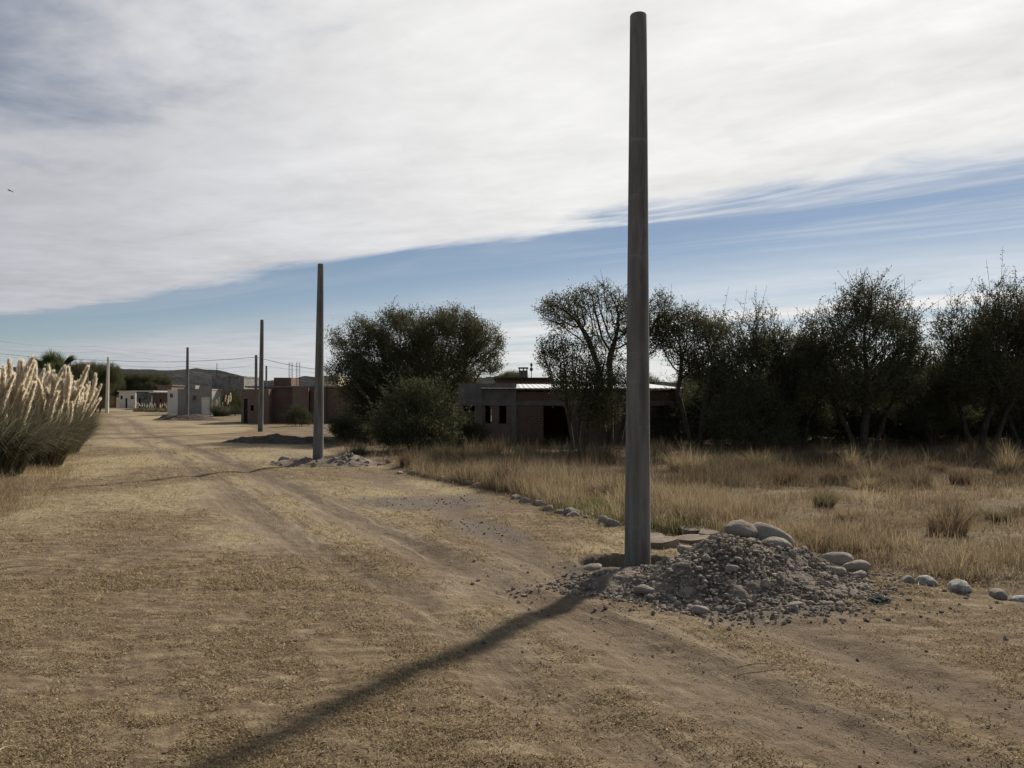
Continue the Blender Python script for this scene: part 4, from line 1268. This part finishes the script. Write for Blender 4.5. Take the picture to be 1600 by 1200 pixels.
PLUMES = [plume_mesh(40 + i) for i in range(5)]


def fountain(seed, n, R0, L0, cols):
    """long arching leaves: strips of six cross sections"""
    rg = np.random.default_rng(seed)
    az = rg.uniform(0, 6.28, n); r0 = np.sqrt(rg.random(n)) * R0 * 0.5
    bx, by = r0 * np.cos(az), r0 * np.sin(az)
    az2 = az + rg.normal(0, .45, n)
    L = L0 * rg.uniform(0.55, 1.1, n); th0 = rg.uniform(0.0, 0.34, n); curl = rg.uniform(0.3, 1.9, n)
    w = rg.uniform(0.008, 0.016, n)
    ns = 7
    x = np.zeros((n, ns)); z = np.zeros((n, ns)); th = th0.copy()
    for i in range(1, ns):
        th_ = th0 + curl * (i / (ns - 1)) ** 1.4
        x[:, i] = x[:, i - 1] + np.sin(th_) * L / (ns - 1); z[:, i] = z[:, i - 1] + np.cos(th_) * L / (ns - 1)
    z = np.maximum(z, 0.02)
    cx_ = bx[:, None] + x * np.cos(az2)[:, None]; cy_ = by[:, None] + x * np.sin(az2)[:, None]
    wv = w[:, None] * np.linspace(1, 0.15, ns)[None]
    sa = az2 + np.pi / 2 + rg.normal(0, .6, n)
    sx_, sy_ = np.cos(sa)[:, None] * wv, np.sin(sa)[:, None] * wv
    V = np.stack([np.stack([cx_ - sx_, cy_ - sy_, z], -1), np.stack([cx_ + sx_, cy_ + sy_, z], -1)], 2).reshape(-1, 3)
    q = np.array([[2 * i, 2 * i + 1, 2 * i + 3, 2 * i + 2] for i in range(ns - 1)])
    F = (np.arange(n)[:, None, None] * 2 * ns + q[None]).reshape(-1, 4)
    return np_mesh('foliage', V, F, M['grass'], np.repeat(ramp(n, *cols), 2 * ns, 0))


PG = ((0.11, 0.112, 0.075), (0.16, 0.153, 0.10), (0.085, 0.088, 0.062), (0.30, 0.26, 0.17))


def pampas(x, y, Rr, H, npl, label, seed, nleaf=3600, lean=(0.25, -0.05), ps=1.0):
    o = empty('pampas_grass', (x, y, float(gh(x, y)) - 0.02))
    tag(o, label, 'pampas grass', 'pampas grass clumps by the track')
    link('foliage', fountain(seed, nleaf, Rr * 1.25, H * 0.84, PG), o)
    rd = random.Random(seed)
    for i in range(npl):
        a = rd.uniform(0, 6.28); r = math.sqrt(rd.random()) * Rr * 0.55
        tx = math.cos(a) * r * 0.55 + lean[0] * rd.uniform(0.2, 1.3) + rd.gauss(0, 0.16); ty = math.sin(a) * r * 0.5 + lean[1] + rd.gauss(0, 0.16)
        s = rd.uniform(0.62, 1.05) * ps
        d = Vector((tx * 0.55, ty * 0.55, 1)).normalized()
        q = d.to_track_quat('Z', 'X')
        hz = H * (0.22 + rd.random() * 0.38) * (1 - 0.2 * r / Rr)
        p = link('plume', PLUMES[rd.randrange(5)], o, (math.cos(a) * r + d.x * hz * .6, math.sin(a) * r + d.y * hz * .6, hz), None, s)
        p.rotation_euler = (q @ Matrix.Rotation(rd.uniform(0, 6.28), 3, 'Z').to_quaternion()).to_euler()
    return o


Y = 19.5
pampas(PX(-22, Y), Y, 1.25, 2.4, 100, 'nearest pampas clump crowded with tall cream plumes at the left border', 201, 5200)
Y = 23
pampas(PX(50, Y), Y, 1.25, 2.45, 100, 'second pampas clump with leaning cream plumes before the fan palm', 202, 5000)
Y = 29
pampas(PX(88, Y), Y, 1.2, 2.3, 100, 'third pampas clump with fewer plumes and grey green leaves over the track', 203, 5200, (0.35, 0))
Y = 34
pampas(PX(106, Y), Y, 1.0, 2.0, 30, 'farthest verge pampas clump ending in a few short leaning plumes', 204, 4200, (0.5, 0))
Y = 24
pampas(PX(-40, Y), Y, 1.3, 2.5, 80, 'rear pampas clump whose plumes rise behind the nearest clump', 205, 4200)
# small far pampas
Y = 88
pampas(PX(346, Y), Y, 1.3, 2.0, 9, 'small pampas tuft in front of the grey stone building', 206, 1500, (0.1, 0))
for i, (u, Y) in enumerate(((216, 118), (226, 119), (237, 117), (247, 118), (257, 116))):
    pampas(PX(u, Y), Y, 1.1, 0.9, 9, 'far low pampas clump in the pale row left of the white hut', 210 + i, 500, (0, 0), 0.55)


# fan palm behind the pampas
def palm():
    Y = 36.0
    x0 = PX(80, Y)
    o = empty('fan_palm', (x0, Y, 0))
    tag(o, 'fan palm with stiff green leaves rising behind the pampas plumes', 'palm')
    zt = PZ(591, Y)
    MB().tube([(0, 0, -.1), (0.05, 0, zt * .5), (0, 0, zt)], [0.22, 0.17, 0.16], 10).part('trunk', M['bark'], o, True)
    rd = random.Random(8)
    dirs = [(-1.35, 0.2, 1.15), (1.0, 0.1, 1.1), (0.1, -.3, 1.5), (-.25, .3, 1.5), (.35, .2, 1.4), (-.6, -.5, 1.0), (.6, -.6, .7), (.2, .8, .8), (-.7, .6, .6), (0.9, -.5, 0.2), (-.9, -.3, .2), (0.05, -.1, 1.7)]
    for i, d in enumerate(dirs):
        d = Vector(d).normalized(); c0 = Vector((0, 0, zt)); st = c0 + d * 0.55
        mb = MB().tube([c0, st], [0.02, 0.012], 5)
        side = d.cross(Vector((0, 0.4, 1))).normalized() if abs(d.z) > .2 else Vector((0, 0, 1)).cross(d).normalized()
        nseg = 19
        narrow = 0.22 if i < 2 else 1.15
        for k_ in range(nseg):
            a = (k_ / (nseg - 1) - .5) * 2 * narrow
            dd = (d * math.cos(a) + side * math.sin(a)).normalized()
            nrm = d.cross(side)
            wv = dd.cross(nrm).normalized() * 0.028
            L = (1.0 if i < 2 else 0.9) * (1 - 0.18 * abs(a)) * rd.uniform(.9, 1.05)
            m1 = st + dd * L * .5; tp = st + dd * L + Vector((0, 0, -0.06 * (1 + abs(a))))
            n_ = len(mb.v)
            th = nrm * 0.004
            mb.v += [tuple(st), tuple(m1 + wv + th), tuple(tp), tuple(m1 - wv + th)]
            mb.f += [(n_, n_ + 1, n_ + 2, n_ + 3)]
        me = bpy.data.meshes.new('leaf'); me.from_pydata(mb.v, [], mb.f)
        a_ = me.attributes.new('col', 'FLOAT_COLOR', 'POINT')
        cc_ = (0.06, 0.075, 0.035) if i != 3 and i != 11 else (0.12, 0.13, 0.07)
        a_.data.foreach_set('color', [q for _ in mb.v for q in (*cc_, 1)])
        me.materials.append(M['leaf'])
        link('leaf', me, o)


palm()

# ------------------------------------------------------------------ unfinished brick house
def wall_x(mb, x0, x1, y0, y1, z0, z1, openings):
    """wall along x with rectangular openings (xa, xb, za, zb)"""
    xs = x0
    for xa, xb, za, zb in sorted(openings):
        if xa > xs: mb.box(xs, xa, y0, y1, z0, z1)
        if za > z0: mb.box(xa, xb, y0, y1, z0, za)
        if zb < z1: mb.box(xa, xb, y0, y1, zb, z1)
        xs = xb
    if xs < x1: mb.box(xs, x1, y0, y1, z0, z1)
    return mb


def unfinished():
    Y = 33.0
    k = Y / FPX
    X = lambda u: (u - 800) * k
    o = empty('unfinished_house', (X(800), Y, 0))
    tag(o, 'unfinished low brick house with grey beams and bright sheet roof behind the trees', 'house')
    zl, zb = PZ(626, Y), PZ(634, Y)          # ring beam
    zt = PZ(603, Y)
    # left bay: three grey posts, low parapets, dark openings
    wall_x(MB(), X(716), X(806), 0, 0.18, -0.1, zb, [(X(722), X(742), PZ(664, Y), zb), (X(758), X(768), PZ(662, Y), zb), (X(778), X(791), PZ(662, Y), zb)]).part('wall', M['brick_pale'], o)
    wall_x(MB(), X(806), X(1062), 0.0, 0.18, -0.1, zb, [(X(849), X(892), -0.1, zb), (X(1014), X(1048), PZ(692, Y), zb)]).part('wall', M['brick'], o)
    MB().box(X(714), X(806), -0.03, 0.21, zb, zl).part('beam', M['beam'], o, bevel=0.01)
    MB().box(X(806), X(1062), -0.028, 0.205, zb, zl - 0.02).part('beam', M['beam'], o, bevel=0.01)
    MB().box(X(716), X(806), 0.0, 0.18, zl, zt + 0.1).part('parapet', M['beam'], o)
    MB().box(X(806), X(850), 0.003, 0.18, zl - 0.02, PZ(612, Y)).part('parapet', M['brick'], o)
    MB().box(X(850), X(1062), 0.003, 0.18, zl - 0.02, PZ(612, Y)).part('parapet', M['brick'], o)
    for u in (750, 803):
        MB().box(X(u) - 0.11, X(u) + 0.11, -0.06, 0.24, -0.1, zt + 0.103).part('column', M['beam'], o, bevel=0.01)
    # inside and back
    MB().box(X(716), X(716) + .18, 0.21, 7.0, -0.1, zt).part('wall', M['brick'], o)
    MB().box(X(1062) - .18, X(1062), 0.21, 7.0, -0.1, zt - .15).part('wall', M['brick'], o)
    wall_x(MB(), X(716), X(1062), 7.003, 7.18, -0.1, zt - 0.1, [(X(760), X(776), 0.8, 1.9), (X(990), X(1042), 0.7, 1.9)]).part('wall', M['brick'], o)
    MB().box(X(830), X(830) + .18, 0.21, 7.0, -0.1, zt - .2).part('wall', M['brick'], o)
    MB().box(X(716) + .19, X(751), 0.215, 7.0, zt - .12, zt + .06).part('ceiling_slab', M['beam'], o)
    # corrugated sheet roof, pitched to the back
    n = 150; V = []; F = []
    for i in range(n + 1):
        f_ = i / n; x = X(752) + (X(1066) - X(752)) * f_
        w = 0.007 * math.sin(f_ * n * 1.57)
        for y, z in ((-0.35, PZ(607, Y) + w), (7.5, PZ(607, Y) + 0.30 + w)):
            V += [(x, y, z), (x, y, z + 0.012)]
    for i in range(n):
        a = i * 4; b = a + 4
        F += [(a + 1, b + 1, b + 3, a + 3), (a, a + 2, b + 2, b), (a, b, b + 1, a + 1), (a + 2, a + 3, b + 3, b + 2)]
    me = bpy.data.meshes.new('roof'); me.from_pydata(V, [], F); me.materials.append(M['metal_roof'])
    link('roof', me, o)
    for u in (822, 900, 975, 1050):
        MB().box(X(u) - 0.05, X(u) + 0.05, 0.0, 0.12, PZ(612, Y) + .002, PZ(607, Y) - .03).part('rafter', M['black'], o)


unfinished()


def rear_house():
    Y = 56.0; k = Y / FPX; X = lambda u: (u - 800) * k
    o = empty('rear_house', (0, Y, 0)); tag(o, 'house with brick chimney showing above the bright sheet roof', 'house')
    MB().box(X(775), X(862), 0, 6, -0.1, PZ(594, Y)).part('wall', M['brick'], o)
    MB().box(X(772), X(865), -0.3, 6.3, PZ(594, Y) + .002, PZ(590, Y)).part('roof', M['black'], o)
    ch = MB().box(X(811), X(825), 1.0, 1.6, PZ(590, Y) + .003, PZ(578, Y)).part('chimney', M['brick_pale'], o)
    cp = MB()
    cp.box(X(810), X(826), 0.94, 1.66, PZ(575, Y), PZ(573, Y))
    for u in (811.2, 817.5, 823): cp.box(X(u), X(u + 1.6), 1.0, 1.6, PZ(578, Y) + .002, PZ(575, Y) - .002)
    cp.part('chimney_cap', M['black'], ch)
    m_ = MB().tube([(X(831), 1.3, PZ(590, Y)), (X(831), 1.3, PZ(566, Y))], 0.025, 6).part('vent_pipe', M['beam'], o)
    c_ = MB()
    for v_, r in ((569, 0.10), (576, 0.13)):
        c_.tube([(X(831), 1.3, PZ(v_ + 3, Y)), (X(831), 1.3, PZ(v_, Y)), (X(831), 1.3, PZ(v_ - 3, Y))], [r * .5, r, r * .5], 8)
    c_.part('vent_cowl', M['beam'], m_)


rear_house()


def brick_building():
    Y = 63.0; k = Y / FPX; X = lambda u: (u - 800) * k
    o = empty('brick_building', (0, Y, 0)); tag(o, 'long low brick building with dark doorway and small window by the third pole', 'building')
    zt = PZ(606, Y)
    wall_x(MB(), X(377), X(420), 0, .2, -.1, PZ(608, Y), [(X(381), X(387), -.1, PZ(623, Y)), (X(391.5), X(396.5), PZ(642, Y), PZ(633, Y))]).part('wall', M['brick_pale'], o)
    MB().box(X(420), X(455), 1.2, 1.4, -.1, zt).part('wall', M['brick'], o)
    MB().box(X(455), X(480), 0.4, .6, -.1, zt + .02).part('wall', M['brick_pale'], o)
    MB().box(X(480), X(505), 0.9, 1.1, -.1, zt).part('wall', M['brick'], o)
    MB().box(X(505), X(592), 1.1, 1.3, -.1, zt - .03).part('wall', M['brick'], o)
    MB().box(X(377), X(592), 7, 7.2, -.1, zt).part('wall', M['brick'], o)
    MB().box(X(377), X(377) + .2, .203, 7, -.1, zt - .1).part('wall', M['brick'], o)
    MB().box(X(418), X(420) - .003, .203, 7, -.1, zt - .1).part('wall', M['brick'], o)
    MB().box(X(376), X(592), 1.0, 7.3, zt + .003 - .03 + .06, zt + .16).part('roof', M['beam'], o)
    MB().box(X(413), X(441), 2.5, 5, zt + .17, PZ(590, Y + 2.5)).part('tank_room', M['brick'], o)
    MB().box(X(381) + .01, X(387) - .01, .1, .15, 0, PZ(623, Y) - .02).part('door', M['black'], o)
    r = MB()
    for u in (437, 449):
        for dx_ in (-.12, .12):
            for dy_ in (0, .24):
                r.tube([(X(u) + dx_, 3 + dy_, zt), (X(u) + dx_, 3 + dy_, PZ(566, Y + 3))], 0.014, 4)
        for z in np.arange(zt + .3, PZ(567, Y + 3), .25): r.box(X(u) - .13, X(u) + .13, 2.99, 3.0, z, z + .012)
    r.part('rebar_cage', M['steel'], o)


brick_building()


def box_house(name, label, u0, u1, vt, Y, depth, wall, roof=None, door=None, windows=(), rz=0.0, cat='house', over=0.25):
    k = Y / FPX; xc = (u0 + u1) / 2; X = lambda u: (u - xc) * k
    o = empty(name, (PX(xc, Y), Y, 0), rz); tag(o, label, cat)
    zt = PZ(vt, Y)
    ops = []
    if door: ops.append((X(door[0]), X(door[1]), -.1, PZ(door[2], Y)))
    for w in windows: ops.append((X(w[0]), X(w[1]), PZ(w[3], Y), PZ(w[2], Y)))
    w_ = wall_x(MB(), X(u0), X(u1), 0, .2, -.1, zt, ops)
    w_.box(X(u0), X(u0) + .2, .202, depth, -.1, zt).box(X(u1) - .2, X(u1), .202, depth, -.1, zt).box(X(u0) + .202, X(u1) - .202, depth - .2, depth, -.1, zt)
    w_.part('wall', wall, o)
    MB().box(X(u0) - over, X(u1) + over, -over, depth + over, zt + .003, zt + .18).part('roof', roof or M['beam'], o)
    if door: MB().box(X(door[0]) + .01, X(door[1]) - .01, .08, .13, 0, PZ(door[2], Y) - .01).part('door', door[3], o)
    for w in windows:
        f_ = MB()
        a, b, c_, d_ = X(w[0]) + .005, X(w[1]) - .005, PZ(w[3], Y) + .005, PZ(w[2], Y) - .005
        f_.box(a, a + .06, .05, .11, c_, d_).box(b - .06, b, .05, .11, c_, d_).box(a + .062, b - .062, .05, .11, c_, c_ + .06).box(a + .062, b - .062, .05, .11, d_ - .06, d_)
        wn = f_.part('window', M['beam'], o)
        MB().box(a + .06, b - .06, .07, .08, c_ + .06, d_ - .06).part('pane', M['glass'], wn)
    return o


Y = 94
hut = box_house('white_hut', 'small flat roofed hut with white end and grey front before the hill', 278, 331, 610, Y, 4.0, M['grey_wall'],
                M['grey_wall'], (314, 328, 620, M['white_wall']), [(301, 307, 618, 626)], over=0.05)
k = Y / FPX
MB().box((262 - 304.5) * k, (278 - 304.5) * k - .003, -.05, 4.0, -.1, PZ(609, Y)).part('white_wing', M['white_wall'], hut)
MB().box((266 - 304.5) * k, (270.5 - 304.5) * k, -.07, -.053, PZ(621, Y), PZ(615, Y)).part('window', M['glass'], hut)
MB().box((283 - 304.5) * k, (300 - 304.5) * k, 1.0, 2.5, PZ(610, Y) + .19, PZ(602, Y)).part('tank', M['grey_wall'], hut)
Y = 98
sb = box_house('stone_building', 'tall dark grey stone building right of the white hut', 331, 381, 590, Y, 7.0, M['stone_wall'], M['stone_wall'], None, [(340, 347, 630, 640)], over=0.06)
k = Y / FPX
MB().box((344 - 356) * k, (366 - 356) * k, -.12, -.003, PZ(630, Y), PZ(626, Y)).part('lintel', M['beam'], sb)
MB().tube([((334 - 356) * k, 1, PZ(590, Y) + .15), ((334 - 356) * k, 1, PZ(567, Y))], 0.04, 6).part('antenna_mast', M['cable'], sb)
MB().tube([((363 - 356) * k, 1, PZ(590, Y) + .18), ((363 - 356) * k, 1, PZ(587, Y))], 0.16, 10).part('roof_lamp', M['white_wall'], sb)
box_house('far_house', 'far white walled house with dark doorway right of the pale pole', 186, 212, 612, 150, 6, M['white_wall'], M['white_wall'], (196, 199, 622, M['black']), [(188, 192, 618, 624), (204, 209, 618, 624)])
box_house('far_house', 'far grey house with light sheet roof behind the pampas row', 213, 237, 612, 142, 6, M['stone_wall'], M['metal_roof'], (217, 220, 622, M['black']), [(224, 230, 618, 625)], over=.6)
box_house('far_house', 'far low brown house with white roof edge left of the hut', 238, 262, 614, 138, 6, M['brick'], M['white_wall'], (250, 253, 623, M['black']), [(241, 246, 619, 625)], over=.4)
box_house('far_house', 'far tall brown house rising above the white roof edge', 246, 268, 603, 160, 6, M['brick_pale'], M['beam'], None, [(250, 254, 608, 614), (259, 263, 608, 614)])
box_house('far_house', 'far dim reddish house between pale pole and pampas grass', 158, 182, 618, 155, 6, M['brick'], M['black'], (166, 169, 626, M['black']), [(174, 178, 622, 627)])
box_house('cream_house', 'cream walled house peeking over the brick building beside the second pole', 505, 529, 590, 85, 6, M['cream_wall'], M['cream_wall'], over=0.02)

# ------------------------------------------------------------------ hills
def hills():
    prof_u = [-500, -200, 0, 60, 110, 160, 200, 240, 270, 300, 335, 360, 385, 420, 450, 480, 510, 540, 600, 700, 780, 840, 900, 1100, 1400, 1700, 2200]
    prof_v = [600, 585, 576, 572, 569, 570, 573, 576, 577, 574, 576, 582, 589, 596, 590, 586, 588, 594, 596, 592, 586, 590, 594, 598, 596, 600, 604]
    Y = 900.0
    us = np.linspace(-500, 2200, 700)
    ridge = np.array([PZ(v_, Y) for v_ in np.interp(us, prof_u, prof_v)])
    x = (us - 800) / FPX * Y
    ridge = ridge + (fbm(x * .05, x * 0, 5, 4) - .5) * 4
    rows = np.linspace(-1, 1, 44)
    X, Rw = np.meshgrid(x, rows)
    YY = Y + Rw * 320
    shape = np.clip(1 - np.abs(Rw) ** 1.4, 0, 1)
    Z = ridge[None] * shape * (0.93 + 0.14 * fbm(X * .015, YY * .015, 9, 4)) + (fbm(X * .12, YY * .12, 15, 3) - .5) * 3.0 * shape - 1.5
    Z = np.where(np.abs(Rw) < .02, ridge[None], Z)
    idx = np.arange(X.size).reshape(X.shape)
    F = np.stack([idx[:-1, :-1], idx[:-1, 1:], idx[1:, 1:], idx[1:, :-1]], -1).reshape(-1, 4)
    tag(link('hills', np_mesh('hills', np.stack([X, YY, Z], -1).reshape(-1, 3), F, M['hill'], smooth=True)), kind='structure')


hills()


# ------------------------------------------------------------------ small things
def stalk(u, v_, L, rz, label, bend=0.2, r=0.006, name='dry_stalk', mat='dry_wood', lift=0.02):
    x, y = G(u, v_)
    pts, rs = [], []
    for i in range(9):
        f_ = i / 8
        pts.append((f_ * L - L / 2, bend * L * math.sin(f_ * 2.4) * .5, lift + 0.02 * math.sin(f_ * 3.1) * L * 3)); rs.append(r * (1 - .6 * f_))
    mb = MB().tube(pts, rs, 6)
    mb.tube([pts[5], (pts[5][0] + L * .12, pts[5][1] + L * .09, lift + .03)], [r * .5, r * .2], 5)
    o = mb.part(name, M[mat], None, True)
    o.location = (x, y, float(gh(x, y))); o.rotation_euler = (0, 0, rz)
    tag(o, label, 'stalk')


stalk(1190, 1045, 0.36, -0.05, 'long pale dry leaf stalk lying right of the wheel track', 0.25, 0.007)
stalk(861, 1032, 0.13, 1.9, 'short curled bark strip lying on the bare track', 0.9, 0.007)
stalk(35, 893, 0.9, 0.25, 'long dry stalk lying on the grass at the left border', 0.15, 0.008)
stalk(1425, 925, 0.5, -0.6, 'thin dry twig leaning over soil right of the heap', 0.2, 0.005)
stalk(578, 1045, 0.18, 0.9, 'thin dry straw lying in the middle of the near grass', 0.4, 0.004)
stalk(10, 1180, 0.14, 1.4, 'dry curled leaf stalk in the bottom left corner', 0.6, 0.006)
stalk(462, 887, 0.22, -0.2, 'small dark twig lying near the left wheel track', 0.3, 0.006, mat='bark')

# crumpled teal scrap
x, y = G(1376, 937)
bm = bmesh.new(); bmesh.ops.create_icosphere(bm, subdivisions=3, radius=1)
for v in bm.verts:
    k = 1 + .5 * mnoise.noise(v.co * 2.1) + .3 * mnoise.noise(v.co * 5)
    v.co = Vector((v.co.x * .10 * k, v.co.y * .06 * k, v.co.z * .03 * k + .015))
me = bpy.data.meshes.new('plastic_scrap'); bm.to_mesh(me); bm.free(); me.materials.append(M['teal'])
tag(link('plastic_scrap', me, None, (x, y, float(gh(x, y)))), 'crumpled dark teal plastic scrap lying right of the heap', 'litter')


# a bird high on the left
def bird():
    Y = 60.0
    sec = [(-.22, .012, .0), (-.16, .03, .0), (-.05, .055, 0), (.06, .05, .005), (.12, .03, .02), (.16, .034, .03), (.19, .022, .03), (.23, .004, .025)]
    k = 10
    V, F = [], []
    for x, r, z in sec:
        for j in range(k):
            a = 6.2832 * j / k; V.append((x, r * math.cos(a), z + r * .85 * math.sin(a)))
    for i in range(len(sec) - 1):
        for j in range(k): F.append((i * k + j, i * k + (j + 1) % k, (i + 1) * k + (j + 1) % k, (i + 1) * k + j))
    F.append(tuple(range(k))); F.append(tuple((len(sec) - 1) * k + j for j in range(k)))
    for s in (-1, 1):                                                  # wings grow out of the same surface
        n = len(V)
        pl = [(.08, .03, .03), (.10, .2, .08), (.04, .36, .05), (-.08, .45, .0), (-.06, .3, .03), (-.06, .15, .05), (-.07, .03, .02)]
        for x, y, z in pl: V.append((x, s * y, z))
        for x, y, z in pl: V.append((x, s * y, z - .012))
        m_ = len(pl)
        F.append(tuple(n + i for i in range(m_))); F.append(tuple(n + m_ + i for i in reversed(range(m_))))
        for i in range(m_): F.append((n + i, n + (i + 1) % m_, n + m_ + (i + 1) % m_, n + m_ + i))
    n = len(V)
    tl = [(-.18, -.015), (-.34, -.06), (-.36, 0), (-.34, .06), (-.18, .015)]
    V += [(x, y, .006) for x, y in tl] + [(x, y, -.006) for x, y in tl]
    F += [tuple(n + i for i in range(5)), tuple(n + 5 + i for i in reversed(range(5)))] + [(n + i, n + (i + 1) % 5, n + 5 + (i + 1) % 5, n + 5 + i) for i in range(5)]
    me = bpy.data.meshes.new('bird'); me.from_pydata(V, [], F); me.materials.append(M['feather'])
    bm = bmesh.new(); bm.from_mesh(me); bmesh.ops.recalc_face_normals(bm, faces=bm.faces); bm.to_mesh(me); bm.free()
    o = link('bird', me, None, (PX(12, Y), Y, PZ(298, Y)), (R(8), R(-8), R(175)), 0.8)
    tag(o, 'small dark bird gliding high in the grey sky at left', 'bird')


bird()
